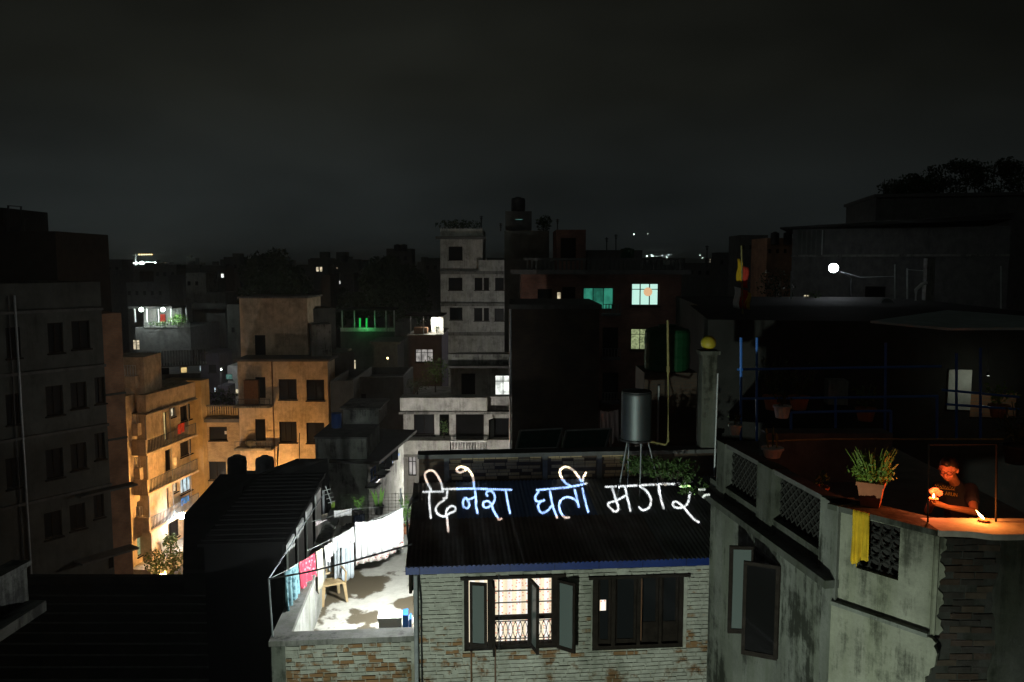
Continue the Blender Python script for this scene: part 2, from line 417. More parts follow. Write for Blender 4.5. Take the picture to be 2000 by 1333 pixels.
def cloth(name, label, p0, p1, drop, mat, folds=5, amp=.03, sag=.03, drop1=None, rag=.02, n=24, m=10, cat='laundry', tilt=0, group=None, solid=.006):
    p0 = Vector(p0); p1 = Vector(p1); d = p1 - p0; nr = Vector((d.y, -d.x, 0)).normalized()
    mb = MB(); ph = random.uniform(0, 6); drop1 = drop if drop1 is None else drop1
    for j in range(m + 1):
        for i in range(n + 1):
            s_ = i / n; k = j / m
            dr = (drop + (drop1 - drop) * s_) * k + rag * k * math.sin(9 * s_ + ph) * (1 + .5 * math.sin(23 * s_))
            q = p0 + d * (s_ + tilt * k * (s_ - .5)) - Vector((0, 0, sag * math.sin(math.pi * s_) + dr))
            q += nr * (amp * (.25 + k) * math.sin(folds * 6.28 * s_ + ph + .8 * math.sin(3 * k + ph)) + amp * .4 * math.sin(folds * 2.3 * 6.28 * s_))
            mb.v.append(q)
    for j in range(m):
        for i in range(n):
            a = j * (n + 1) + i; mb.f.append((a, a + 1, a + n + 2, a + n + 1))
    o = mb.build(name, mat, None, smooth=True, solid=solid)
    return tag(o, label, cat, group)

# ================================================================== THE SETTING
MB().quad((-4000, -300, 0), (4000, -300, 0), (4000, 6000, 0), (-4000, 6000, 0)).build('ground', 'ground', kind='structure')
hl = MB(); prev = None
random.seed(3)
for i in range(61):
    x = -3600 + 7200 * i / 60; h = 24 + 4 * math.sin(i * .31 + 1) + 3 * math.sin(i * .77) + random.uniform(-1, 1) + 26 * math.exp(-((x - 760) / 420) ** 2)
    c = [(x, 3300, -5), (x, 3500, max(15, h * .7)), (x, 3900, max(20, h))]
    if prev:
        for a in range(2): hl.quad(prev[a], c[a], c[a + 1], prev[a + 1])
    prev = c
hl.build('hills', 'roof_dark', kind='structure')

# ================================================================== THE NEAR BLOCK
ang = math.atan2(130, F)
ER = Vector((math.cos(ang), math.sin(ang), 0)); EF = Vector((-math.sin(ang), math.cos(ang), 0))
H0 = P(808, 1100, 12.5)
HF = Frame(H0, ER)
U1 = HF.hit(1402, 1100)[0]
ZE = HF.hit(1100, 1104)[1]                    # underside of the eave
HW = 3.1                                      # depth of the tin roof
BW = Frame(Vector((H0.x, H0.y, 0)) + EF * HW, ER)
ZT = BW.hit(1080, 938)[1]                     # where the roof meets the back wall
ZC = BW.hit(1080, 890)[1]
W1 = HF.rect(906, 1129, 1094, 1269); W2 = HF.rect(1158, 1128, 1337, 1268)

# whitewashed brick, the wash worn off towards the bottom
def washed(name, core=False):
    m, n, l, b, o = newmat(name)
    g = n.new('ShaderNodeNewGeometry').outputs['Position']
    oi = n.new('ShaderNodeObjectInfo')
    sz = n.new('ShaderNodeSeparateXYZ'); l.new(g, sz.inputs[0])
    wear = mrange(n, l, sz.outputs[2], ZE - 1.8, ZE - .5, .145, -.12)
    k = vm(n, l, noise(n, l, g, 2.6, 6, .7), 'ADD', wear)
    if not core: k = vm(n, l, k, 'ADD', mrange(n, l, oi.outputs['Random'], 0, 1, -.13, .13))
    bare = mrange(n, l, k, .575, .66)
    br = mixc(n, l, oi.outputs['Random'], (.14, .075, .036), (.23, .13, .062))
    if core: br = mixc(n, l, noise(n, l, g, 9, 3), (.20, .18, .14), (.34, .32, .25))
    wash = mixc(n, l, mrange(n, l, noise(n, l, g, 5.5, 6, .7), .3, .7), (.235, .235, .20), (.43, .43, .375))
    c = mixc(n, l, bare, wash, br)
    moss = vm(n, l, mrange(n, l, noise(n, l, g, 1.0, 5, .6, (1.2, 1.2, .5)), .52, .68), 'MULTIPLY', .55)
    c = mixc(n, l, moss, c, (.045, .055, .03))
    l.new(c, b.inputs['Base Color']); b.inputs['Roughness'].default_value = .92; b.inputs['Specular IOR Level'].default_value = .15
    bp = n.new('ShaderNodeBump'); bp.inputs['Strength'].default_value = .5; bp.inputs['Distance'].default_value = .015
    l.new(noise(n, l, g, 38, 5, .75), bp.inputs['Height']); l.new(bp.outputs[0], b.inputs['Normal'])
washed('washed_brick'); washed('washed_mortar', True)

BR = [ ]
random.seed(11)
for k in range(7):
    j = lambda a: random.uniform(-a, a); v = []
    for z in (-.0305, .0305):
        for y, ins in ((-.012, .004), (0.05, 0)):
            for xx in (-.5, .5): v.append((xx + (-1 if xx > 0 else 1) * ins * 3 + j(.012), y + j(.004), z * (1 - ins * 14) + j(.003)))
    me = bpy.data.meshes.new('brick'); me.from_pydata(v, [], [(0, 1, 5, 4), (1, 3, 7, 5), (3, 2, 6, 7), (2, 0, 4, 6), (4, 5, 7, 6), (2, 3, 1, 0)])
    me.materials.append(MAT('washed_brick')); BR.append(me)
def lay_bricks(parent, fr, u0, u1, z0, z1, holes, limit):
    """courses from the top down: single bricks while the limit lasts, then one joined part"""
    org = Vector(parent['org']); rz = math.atan2(fr.e.y, fr.e.x); row = .0685; rest = MB(); cnt = 0; z = z1 - row / 2; r = 0
    while z > z0:
        u = u0 - (r % 2) * .118 + random.uniform(-.02, .02)
        while u < u1:
            ln = random.uniform(.195, .24) if random.random() < .8 else random.uniform(.095, .13); a, b = max(u, u0), min(u + ln, u1); u += ln + .016
            seg = [(a, b)]
            for h in holes:
                if h[2] - .02 < z < h[3] + .02:
                    seg = [s2 for s1 in seg for s2 in ((s1[0], min(s1[1], h[0])), (max(s1[0], h[1]), s1[1])) if s2[1] - s2[0] > .03]
            for a, b in seg:
                if b - a < .03: continue
                me = random.choice(BR); c = fr.pt((a + b) / 2, z + random.uniform(-.006, .006), random.uniform(-.002, .010))
                mt = Matrix.Translation(c - org) @ Matrix.Rotation(rz, 4, 'Z') @ Matrix.Rotation(random.uniform(-.02, .02), 4, 'Y') @ Matrix.Diagonal((b - a, 1, random.uniform(.86, 1.06), 1))
                if cnt < limit:
                    o = bpy.data.objects.new('brick', me); COL.objects.link(o); o.parent = parent; o.matrix_local = mt; cnt += 1
                else:
                    rest.add([org + mt @ v.co for v in me.vertices], [tuple(p.vertices) for p in me.polygons])
        z -= row; r += 1
    if rest.v: rest.build('lower_bricks', 'washed_brick', parent, kind='stuff')

house = thing('brick_house', 'low brick house with patchy whitewash under the roof with glowing handwriting', 'house', HF.pt(U1 / 2, 0, -2))
mb = MB(); wall_holes(mb, HF, 0, U1, 0, ZE + .1, [W1, W2], .22, -.006)
q = [HF.pt(0, 0, -.012), HF.pt(U1, 0, -.012), HF.pt(U1, 0, -HW), HF.pt(0, 0, -HW)]
T = lambda p, z: Vector((p.x, p.y, z))
mb.quad(q[1], q[2], T(q[2], ZE + .1), T(q[1], ZE + .1)); mb.quad(q[3], q[0], T(q[0], ZE + .1), T(q[3], ZE + .1))
mb.build('wall', 'washed_mortar', house)
lay_bricks(house, HF, 0.005, U1, HF.hit(1100, 1345)[1], ZE - .01, [(W1[0] - .03, W1[1] + .05, W1[2] - .01, W1[3] + .05), (W2[0] - .03, W2[1] + .05, W2[2] - .01, W2[3] + .05)], 300)

# --- tin roof in sheets
def tin(name, c1, c2, rough=.55):
    m, n, l, b, o = newmat(name)
    g = n.new('ShaderNodeNewGeometry').outputs['Position']
    k = mrange(n, l, noise(n, l, g, 1.7, 6, .7), .38, .66)
    l.new(mixc(n, l, k, c1, c2), b.inputs['Base Color']); b.inputs['Roughness'].default_value = rough; b.inputs['Metallic'].default_value = .1
    b.inputs['Specular IOR Level'].default_value = .25
tin('tin_blue', (.10, .16, .33), (.16, .24, .42)); tin('tin_grey', (.21, .22, .22), (.13, .12, .11)); tin('tin_rust', (.13, .085, .065), (.20, .17, .15))
EAVE_W = .30; ZEV = ZE + .17
SL = (ZT - ZEV) / (HW + EAVE_W)
def roofz(w): return ZEV + (EAVE_W - w) * SL
roof = MB(); a0, a1 = -.10, U1 - .10
UE = BW.hit(1397, 938)[0]
def umax(w): return a1 + (UE - a1) * (EAVE_W - w) / (EAVE_W + HW)
roof.hexa([HF.pt(a0, ZEV - .10, EAVE_W - .03), HF.pt(a1, ZEV - .10, EAVE_W - .03), HF.pt(UE, ZT - .10, -HW + .01), HF.pt(a0, ZT - .10, -HW + .01),
           HF.pt(a0, ZEV - .045, EAVE_W - .03), HF.pt(a1, ZEV - .045, EAVE_W - .03), HF.pt(UE, ZT - .045, -HW + .01), HF.pt(a0, ZT - .045, -HW + .01)])
roof = roof.build('roof', 'wood_dark', house)
NS = 6; pw = (a1 - a0) / NS
for rowi in range(2):
    for i in range(NS + 2):
        mb = MB(); nn = int(pw / .076) * 6
        wa, wb = ((EAVE_W + .03, -1.45), (-1.38, -HW + .02))[rowi]; lift = .0 + .014 * rowi + .004 * (i % 2)
        for j in range(nn + 1):
            u = a0 + i * pw + (pw + .03) * j / nn - .015; zz = .011 * math.cos(2 * math.pi * (u - a0) / .076)
            wm = (wa + wb) / 2; mb.v += [HF.pt(min(u, umax(q)), roofz(q) + zz + lift, q) for q in (wa, wm, wb)]
        for j in range(nn):
            for k in range(2): mb.f.append((j * 3 + k, j * 3 + 3 + k, j * 3 + 4 + k, j * 3 + 1 + k))
        mat = ('tin_rust' if i < 5 else 'tin_grey') if rowi == 0 else ('tin_grey', 'tin_blue', 'tin_blue', 'tin_blue', 'tin_grey', 'tin_grey', 'tin_grey', 'tin_grey')[i]
        mb.build('roof_sheet', mat, roof, smooth=True)
MB().box(HF, a0 - .02, a1 - .02, ZEV - .135, ZEV + .0, EAVE_W - .028, EAVE_W + .0).build('fascia_board', 'blue_paint', roof)
br = MB()
for i in range(7): 
    u = a0 + .2 + i * .72; br.box(HF, u, u + .006, ZEV - .135, ZEV, EAVE_W + .001, EAVE_W + .004)
br.build('fascia_joint', 'wood_dark', roof)

# --- brick wall with piers behind the roof and the flat roof beyond it
bwl = MB(); UB1 = BW.hit(1396, 900)[0]; UB0 = BW.hit(818, 900)[0]
bwl.box(BW, UB0, UB1, ZT - .4, ZC, -.22, 0)
bw = bwl.build('rear_parapet', 'brick_brown', house)
pm = MB()
for px in (872, 1064, 1170, 1262):
    u = BW.hit(px, 900)[0]; MB().box(BW, u - .05, u + .05, ZT - .3, ZC - .003, .002, .05).build('pier', 'concrete_dark', bw)
random.seed(5)
for (xa, xb) in ((876, 1060), (1068, 1166), (1174, 1258)):
    ua, ub = BW.hit(xa, 900)[0], BW.hit(xb, 900)[0]
    z = ZT + .05
    while z < ZC - .04:
        u = ua + random.uniform(0, .1)
        while u + .2 < ub:
            if random.random() < .75:
                MB().box(BW, u, u + .215, z, z + .056, .001, .010 + random.uniform(0, .012)).build('brick', 'brick_ochre', bw)
            u += .23
        z += .069
MB().box(BW, UB0 - .02, UB1 + .02, ZC, ZC + .08, -.30, .08).build('coping', 'concrete_dark', house)
MB().box(BW, UB0 + .02, UB1 - .02, 0, ZC - 1.3, -4.9, -.23).build('rear_block', 'plaster_dim', house)

# --- left window: open casements, grille, lit flowered curtain
def casement(parent, fr, u, w, th, width, z0, z1, pane='pane_grey', label=None):
    d = fr.e * math.cos(th) + fr.n * math.sin(th); f2 = Frame(fr.pt(u, 0, w), d); t = .045
    mb = MB(); mb.box(f2, 0, t, z0, z1, -.02, .02); mb.box(f2, width - t, width, z0, z1, -.02, .02)
    mb.box(f2, t, width - t, z0, z0 + t * 1.4, -.019, .019); mb.box(f2, t, width - t, z1 - t, z1, -.019, .019)
    o = mb.build('casement', 'wood_dark', parent, label=label)
    MB().box(f2, t, width - t, z0 + t * 1.4, z1 - t, -.004, .004).build('pane', pane, o)
    return o
def curtain_mat():
    m, n, l, b, o = newmat('curtain'); n.remove(b)
    em = n.new('ShaderNodeEmission'); l.new(em.outputs[0], o.inputs[0]); em.inputs[1].default_value = 1.25
    g = n.new('ShaderNodeNewGeometry').outputs['Position']; s_ = n.new('ShaderNodeSeparateXYZ'); l.new(g, s_.inputs[0])
    c_ = n.new('ShaderNodeCombineXYZ'); l.new(s_.outputs[0], c_.inputs[0]); l.new(s_.outputs[2], c_.inputs[1])
    wv = vm(n, l, vm(n, l, s_.outputs[0], 'MULTIPLY', 40), 'SINE')
    base = mixc(n, l, mrange(n, l, wv, -.3, .3), (.98, .93, .86), (.95, .80, .56))
    vo = n.new('ShaderNodeTexVoronoi'); vo.inputs['Scale'].default_value = 17; vo.inputs['Randomness'].default_value = .45; l.new(c_.outputs[0], vo.inputs['Vector'])
    dst = vm(n, l, vo.outputs['Distance'], 'ADD', vm(n, l, noise(n, l, c_.outputs[0], 70, 2), 'MULTIPLY', .35))
    c = mixc(n, l, mrange(n, l, dst, .46, .38), base, (.80, .30, .20))
    c = mixc(n, l, mrange(n, l, dst, .30, .24), c, (.95, .70, .45))
    fold_shade = vm(n, l, vm(n, l, s_.outputs[0], 'MULTIPLY', 26), 'SINE')  # shading of the folds, put into the glow colour
    l.new(mixc(n, l, 1.0, c, mixc(n, l, mrange(n, l, fold_shade, -1, 1), (.8, .8, .8), (1, 1, 1)), 'MULTIPLY'), em.inputs[0])
curtain_mat()
a, b, c, d = W1
wo = MB(); t = .05; uu = lambda px: HF.hit(px, 1200)[0]; zz = lambda py: HF.hit(1000, py)[1]
wo.box(HF, a - .06, b + .09, d - .002, d + .05, -.20, .05)          # lintel
wo.box(HF, a, b, c, c + .06, -.19, -.05)
for x0, x1 in ((906, 916), (953, 964), (1032, 1038), (1079, 1094)): wo.box(HF, uu(x0), uu(x1), c + .06, d - .003, -.16, -.04)
wo.box(HF, uu(964), uu(1079), zz(1215), zz(1208), -.15, -.07)
w1 = wo.build('window', 'wood_dark', house, label='open window with lit flowered curtain and ornate lower grille')
g = MB()
for y in (1160, 1183): g.box(HF, uu(964), uu(1079), zz(y) - .008, zz(y) + .008, -.13, -.115)
g.box(HF, uu(973), uu(973) + .018, zz(1268), zz(1120), .04, .055)
g.build('grille_bar', 'metal_dark', w1)
g = MB(); 
for x0, x1 in ((964, 1032), (1038, 1079)):
    ua, ub = uu(x0), uu(x1); z0, z1 = zz(1257), zz(1217); n_ = max(3, round((ub - ua) / .088)); st = (ub - ua) / n_
    g.box(HF, ua, ub, z0 - .07, z0 - .055, -.125, -.11); g.box(HF, ua, ub, z0 + .02, z0 + .032, -.125, -.11); g.box(HF, ua, ub, z1 - .03, z1 - .018, -.125, -.11)
    for i in range(n_):
        uc = ua + (i + .5) * st; h = z1 - z0 - .06
        for sgn in (-1, 1):
            g.tube([HF.pt(uc + sgn * st * .46 * math.sin(math.pi * k / 8), z0 + .03 + h * k / 8, -.118) for k in range(9)], .0055, 4)
        g.ball(HF.pt(uc, z0 + .05, -.118), .017, 6, 4); g.ball(HF.pt(uc, z1 - .05, -.118), .012, 6, 4); g.ball(HF.pt(uc + st * .5, z0 + .03 + h * .5, -.118), .013, 6, 4)
        for kk in (.25, .75):
            g.tube([HF.pt(uc - st * .25 + st * .5 * kk - .01, z0 - .055, -.118), HF.pt(uc + st * .25 - st * .5 * kk, z0 + .02, -.118)], .005, 4)
g.build('ornate_grille', 'metal_dark', w1)
casement(w1, HF, uu(1088), .03, R(38), .34, zz(1268), zz(1133), label='casement swung out flat against the brickwork')
casement(w1, HF, uu(1037), -.02, R(76), .34, zz(1264), zz(1133))
casement(w1, HF, uu(964), -.02, R(92), .34, zz(1264), zz(1133))
casement(w1, HF, uu(918), -.05, R(14), uu(952) - uu(918), zz(1262), zz(1137))
cu = MB(); n_ = 60; cw = -.42
for i in range(n_ + 1):
    u = a - .1 + (b - a + .2) * i / n_; ww = cw + .02 * math.sin(i * 1.15)
    cu.v += [HF.pt(u, c - .25, ww), HF.pt(u, d + .1, ww)]
for i in range(n_): cu.f.append((2 * i, 2 * i + 2, 2 * i + 3, 2 * i + 1))
cu.build('curtain', 'curtain', w1, smooth=True, solid=.004)

# --- right window: shut, dark
a, b, c, d = W2
wo = MB(); wo.box(HF, a - .07, b + .09, d - .002, d + .05, -.20, .05); wo.box(HF, a, b, c, c + .06, -.19, -.03)
for x0, x1 in ((1158, 1169), (1195, 1203), (1245, 1252), (1288, 1294), (1327, 1337)): wo.box(HF, uu(x0), uu(x1), c + .06, d - .003, -.16, -.03)
w2 = wo.build('window', 'wood_dark', house, label='shut window of four dark glazed leaves')
for k, (x0, x1) in enumerate(((1169, 1195), (1203, 1245), (1252, 1288), (1294, 1327))):
    ua, ub = uu(x0), uu(x1); f = MB()
    f.box(HF, ua, ua + .04, c + .06, d - .004, -.135, -.095); f.box(HF, ub - .04, ub, c + .06, d - .004, -.135, -.095)
    f.box(HF, ua + .04, ub - .04, c + .06, c + .42 if k > 1 else c + .14, -.13, -.1); f.box(HF, ua + .04, ub - .04, d - .06, d - .004, -.13, -.1)
    f = f.build('casement', 'wood_dark', w2)
    MB().box(HF, ua + .04, ub - .04, c + .1, d - .06, -.122, -.114).build('pane', 'pane_dark', f)
MB().box(HF, uu(1172), uu(1186), zz(1205), zz(1184), -.112, -.108).build('glow_square', 'curtain', w2, label='small glowing square with flowered pattern on dark pane')  # glowing patch laid on the pane, in the curtain's pattern
MB().box(HF, uu(1252), uu(1252) + .018, zz(1262), zz(1136), -.03, -.012).build('leaf_edge', 'wood_brown', w2)
# pipes down the left corner
MB().tube([HF.pt(.03, 0, .10), HF.pt(.03, ZE - .05, .10)], .035, 8).build('drain_pipe', 'metal_grey', house)
MB().tube([HF.pt(.13, 0, .06), HF.pt(.11, ZE - .5, .06), HF.pt(.08, ZE - .05, .06)], .012, 6).build('cable', 'metal_dark', house)
MB().tube([HF.pt(uu(920), zz(1268), .02), HF.pt(uu(919), 9, .02)], .016, 6).build('thin_pipe', 'wood_brown', house)
MB().tube([HF.pt(uu(967), zz(1262), .02), HF.pt(uu(967), 9, .02)], .014, 6).build('thin_pipe', 'wood_brown', house)
# open side window on the left flank + curled tin flap under the eave
SF = Frame(HF.pt(0, 0, -3.0), -EF)      # left flank seen from the terrace
sw = casement(house, SF, 1.75, .02, R(9), .5, zz(1190), zz(1085), 'pane_grey', 'side casement standing open over the terrace')
fl = MB()
for k in range(9):
    px_, py_ = ((816, 978), (804, 984), (797, 996), (794, 1012), (793.5, 1030), (795, 1048), (798, 1064), (803, 1076), (812, 1084))[k]
    for yy in (13.2, 13.75): q_ = P(px_, py_, 13.2); fl.v.append(q_ + EF * (yy - 13.2))
for k in range(8): fl.f.append((2 * k, 2 * k + 1, 2 * k + 3, 2 * k + 2))
fl.build('tin_flap', 'metal_dark', house, smooth=True, solid=.006)

# ================================================================== THE TERRACE
TU0 = HF.hit(530, 1250)[0]
ZTOP = HF.hit(680, 1246)[1]; ZFL = ZTOP - 1.10; TD = 6.75
ter = thing('terrace_house', 'lamplit roof terrace with low walls above whitewashed brick wall', 'house', HF.pt(TU0 / 2, 0, -3))
m, n, l, b, o = newmat('terrace_floor')
g = n.new('ShaderNodeNewGeometry').outputs['Position']
wet = mrange(n, l, vm(n, l, noise(n, l, g, .95, 5, .55), 'ADD', vm(n, l, noise(n, l, g, 7, 3), 'MULTIPLY', .06)), .47, .505)
dry = mixc(n, l, mrange(n, l, noise(n, l, g, 6, 6, .7), .3, .7), (.50, .47, .41), (.64, .61, .54))
l.new(mixc(n, l, wet, dry, (.125, .10, .065)), b.inputs['Base Color'])
rg = mrange(n, l, wet, 0, 1, .85, .45); l.new(rg, b.inputs['Roughness'])
mb = MB(); mb.box(HF, TU0 + .02, -.002, ZFL - .12, ZFL, -TD, -.24); mb.build('floor', 'terrace_floor', ter)
mb = MB(); mb.box(HF, TU0, -.003, 0, ZTOP - .09, -.24, -.006); fw = mb.build('front_wall', 'washed_mortar', ter)
mb = MB(); mb.box(HF, TU0 - .04, -.004, ZTOP - .088, ZTOP, -.30, .03); mb.build('coping', 'concrete', ter)
mb = MB(); mb.box(HF, TU0, TU0 + .22, 0, ZTOP - .09, -TD - .2, -.242); mb.build('side_wall', 'plaster_white', ter)
mb = MB(); mb.box(HF, TU0 - .04, TU0 + .26, ZTOP - .088, ZTOP - .003, -TD - .2, -.302); mb.build('coping', 'concrete', ter)
mb = MB(); mb.box(HF, TU0 + .22, -.01, 0, ZFL + .62, -TD - .2, -TD); mb.build('rear_wall', 'plaster_white', ter)
mb = MB(); mb.box(HF, TU0 - .005, TU0 + .21, 0, ZTOP - .1, -.011, .012); mb.build('corner_pier', 'plaster_moss', ter)
random.seed(12)
lay_bricks(ter, HF, TU0 + .22, -.06, HF.hit(680, 1345)[1], ZTOP - .1, [], 200)
# row of whitewashed piers on the neighbour's wall left of the terrace
nb = thing('neighbour_shed', 'dark shed with white upright boards left of the terrace', 'shed', HF.pt(TU0 - 1.0, 0, -6.5))
NF = Frame(HF.pt(TU0 - .62, 0, -4.0), EF)
NB0 = NF.o
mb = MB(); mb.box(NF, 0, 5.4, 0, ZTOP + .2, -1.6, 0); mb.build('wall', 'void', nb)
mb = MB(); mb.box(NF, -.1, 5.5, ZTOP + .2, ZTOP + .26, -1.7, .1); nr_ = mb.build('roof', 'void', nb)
for k in range(16): MB().tube([NF.pt(.1 + k * .34, ZTOP + .27, -1.68), NF.pt(.1 + k * .34, ZTOP + .27, .1)], .018, 5).build('roof_rib', 'void', nr_)
for k, u in enumerate((.35, 1.5, 2.7, 4.1)):
    MB().box(NF, u, u + .75, ZFL - .2, ZTOP + .02, .01, .05).build('white_board', 'white_board', nb)

# terrace lamp on the flank of the brick house
LZ = ZFL + 2.05
tl = thing('wall_lamp', 'white bulb lamp on house flank lighting the laundry terrace', 'lamp', HF.pt(-.14, LZ, -2.35))
MB().box(HF, -.03, -.004, LZ - .05, LZ + .05, -2.42, -2.28).build('bracket', 'metal_dark', tl)
MB().ball(HF.pt(-.075, LZ - .02, -2.35), .04, 10, 8).build('bulb', 'lamp_white', tl)
lamp('terrace_light', 'POINT', HF.pt(-.18, LZ - .02, -2.35), 720, (.93, 1.0, .98), .05)

# ---- plastic chair
def chair(c, rz):
    t = thing('plastic_chair', 'tan plastic garden chair standing among hanging laundry on terrace', 'chair', c)
    Rm = Matrix.Rotation(rz, 3, 'Z'); W = lambda x, y, z: Vector(c) + Rm @ Vector((x, y, z))     # faces -y
    s_ = MB()
    s_.hexa([W(-.23, -.22, .40), W(.23, -.22, .40), W(.2, .2, .38), W(-.2, .2, .38), W(-.23, -.22, .43), W(.23, -.22, .43), W(.2, .2, .41), W(-.2, .2, .41)]).build('seat', 'plastic_tan', t)
    for k in range(5):
        x0 = -.09 + k * .04
        MB().hexa([W(x0, -.215, .431), W(x0 + .022, -.215, .431), W(x0 + .022, .1, .42), W(x0, .1, .42), W(x0, -.215, .438), W(x0 + .022, -.215, .438), W(x0 + .022, .1, .428), W(x0, .1, .428)]).build('seat_slat', 'plastic_tan', t)
    for x_, y_, x2, y2 in ((-.22, -.2, -.26, -.25), (.22, -.2, .26, -.25), (-.19, .19, -.23, .28), (.19, .19, .23, .28)):
        q = [W(x2 - .025, y2 - .025, 0), W(x2 + .025, y2 - .025, 0), W(x2 + .025, y2 + .02, 0), W(x2 - .025, y2 + .02, 0)]
        q += [W(x_ - .035, y_ - .03, .4), W(x_ + .035, y_ - .03, .4), W(x_ + .035, y_ + .03, .4), W(x_ - .035, y_ + .03, .4)]
        MB().hexa(q).build('leg', 'plastic_tan', t)
    b_ = MB(); pts = [W(-.21, .2, .4), W(-.235, .26, .6), W(-.21, .31, .78), W(-.12, .34, .86), W(0, .345, .88), W(.12, .34, .86), W(.21, .31, .78), W(.235, .26, .6), W(.21, .2, .4)]
    b_.tube(pts, .026, 6); b_.tube([W(-.2, .225, .5), W(0, .24, .5), W(.2, .225, .5)], .022, 6); b_.build('backrest', 'plastic_tan', t)
    for k in range(4):
        x0 = -.105 + k * .07; MB().tube([W(x0, .235, .5), W(x0 * 1.05, .33, .855)], .013, 5).build('back_slat', 'plastic_tan', t)
    for sx in (-1, 1):
        MB().tube([W(sx * .23, .27, .63), W(sx * .27, .05, .65), W(sx * .27, -.18, .63), W(sx * .245, -.22, .42)], .02, 6).build('armrest', 'plastic_tan', t)
cc = Pz(648, 1172, ZFL); chair(cc, R(28))

# ---- lines, rods and laundry
def line(label, pts, r, mat, name='clothes_line', cat='line'):
    return tag(MB().tube(pts, r, 5).build(name, mat), label, cat)
pA = P(525, 1131, 12.45); pB = P(634, 962, 18.8)
rod = thing('line_frame', 'thin metal rod frame at the terrace front left corner', 'frame', HF.pt(TU0, ZTOP, 0))
MB().tube([pA, P(533, 1246, 12.45)], .014, 6).build('upright', 'metal_grey', rod)
MB().tube([pA, pB], .014, 6).build('stay_rod', 'metal_grey', rod)
line('black cable sagging across the front of the terrace', [pA, P(600, 1118, 12.5), P(690, 1096, 12.6), P(805, 1063, 12.75)], .016, 'metal_dark', 'cable', 'cable')
# front line along the left parapet
l0, l1 = P(555, 1117, 13.4), P(668, 1046, 17.2)
ln = lambda s_: l0 + (l1 - l0) * s_
line('clothes line of teal, red and cream washing above left parapet', [P(525, 1131, 12.5), l0, ln(.5) - Vector((0, 0, .05)), l1, HF.pt(-.02, l1.z + .25, -5.2)], .006, 'rail_pale')
cloth('towel', 'long teal patterned cloth hanging over the terrace corner parapet', l0, ln(.17), 1.02, 'teal_cloth', 3, .05, .02, .62, .04) if False else None
def patterned(name, c1, c2, scale, thr=.5):
    m, n, l, b, o = newmat(name); g = n.new('ShaderNodeNewGeometry').outputs['Position']
    v = n.new('ShaderNodeTexVoronoi'); v.inputs['Scale'].default_value = scale; l.new(g, v.inputs['Vector'])
    l.new(mixc(n, l, mrange(n, l, v.outputs['Distance'], thr - .06, thr + .06), c1, c2), b.inputs['Base Color']); b.inputs['Roughness'].default_value = .9
patterned('teal_cloth', (.05, .13, .16), (.16, .30, .34), 11, .42); patterned('red_cloth', (.75, .30, .34), (.50, .035, .07), 13, .3)
patterned('pink_sheet', (.72, .38, .42), (.84, .76, .78), 10, .25); patterned('print_sheet', (.55, .12, .12), (.80, .72, .66), 16, .3)
cloth('hanging_cloth', 'long teal patterned cloth hanging over the front corner parapet', l0, ln(.2), .98, 'teal_cloth', 3, .05, .02, .95, .05)
cloth('hanging_cloth', 'red flowered cloth pegged next to the teal cloth', ln(.21), ln(.47), .56, 'red_cloth', 3, .035, .02, .50, .03)
cloth('hanging_cloth', 'narrow cream cloth hanging right of the red cloth', ln(.49), ln(.60), .85, 'cloth_beige', 3, .025, .01, .75)
cloth('baby_shirt', 'small white shirt pegged at the right of cream cloth', ln(.64), ln(.78), .42, 'cloth_white', 2, .03, .01, .34, .05, cat='shirt')
cloth('pink_rag', 'short pale pink rag behind the small white shirt', ln(.82), ln(.92), .36, 'cloth_pink', 2, .02, .01, .42)
# trousers and towels in the middle
t0, t1 = P(650, 1052, 16.5), P(692, 1030, 16.9)
line('thin line carrying the grey trousers and white sheet', [P(600, 1076, 15.6), t0, t1, P(790, 992, 17.3), HF.pt(-.02, P(800, 985, 17.4).z, -4.6)], .006, 'rail_pale')
tn = lambda s_: t0 + (t1 - t0) * s_
cloth('towel', 'off-white towel folded short over line before the trousers', t0 + Vector((0, -.03, .0)), t1 + Vector((0, -.03, 0)), .30, 'cloth_white', 2, .02, .01, .34, cat='towel')
def trousers(label, a, b, drop, mat):
    t = thing('trousers', label, 'trousers', (Vector(a) + Vector(b)) / 2 - Vector((0, 0, drop)))
    for k in (0, 1):
        p0 = Vector(a) + (Vector(b) - Vector(a)) * (.5 * k + .01); p1 = Vector(a) + (Vector(b) - Vector(a)) * (.5 * k + .49)
        mb = MB(); nn, mm = 12, 8; nr = Vector((0, -1, 0)); ph = random.uniform(0, 6)
        for j in range(mm + 1):
            for i in range(nn + 1):
                s_ = i / nn; kk = j / mm
                mb.v.append(p0 + (p1 - p0) * (s_ + .12 * (k - .5) * kk) - Vector((0, 0, drop * kk + .02 * math.sin(8 * s_ + ph) * kk)) + nr * .025 * math.sin(9 * s_ + ph + kk))
        for j in range(mm):
            for i in range(nn): q = j * (nn + 1) + i; mb.f.append((q, q + 1, q + nn + 2, q + nn + 1))
        mb.build('trouser_leg', mat, t, smooth=True, solid=.02)
trousers('light grey trousers hanging left under the off-white towel', tn(.02) - Vector((0, 0, .05)), tn(.30) - Vector((0, 0, .05)), .98, 'cloth_grey')
trousers('pale blue trousers hanging between grey trousers and white sheet', tn(.36) - Vector((0, -.03, .1)), tn(.92) - Vector((0, -.03, .1)), 1.0, 'cloth_pale')
cloth('bed_sheet', 'large bright white sheet glaring under the terrace lamp', P(693, 1020, 17.0), P(786, 992, 17.3), .80, 'cloth_white', 7, .03, .10, .78, .03, n=60, m=16, cat='sheet')
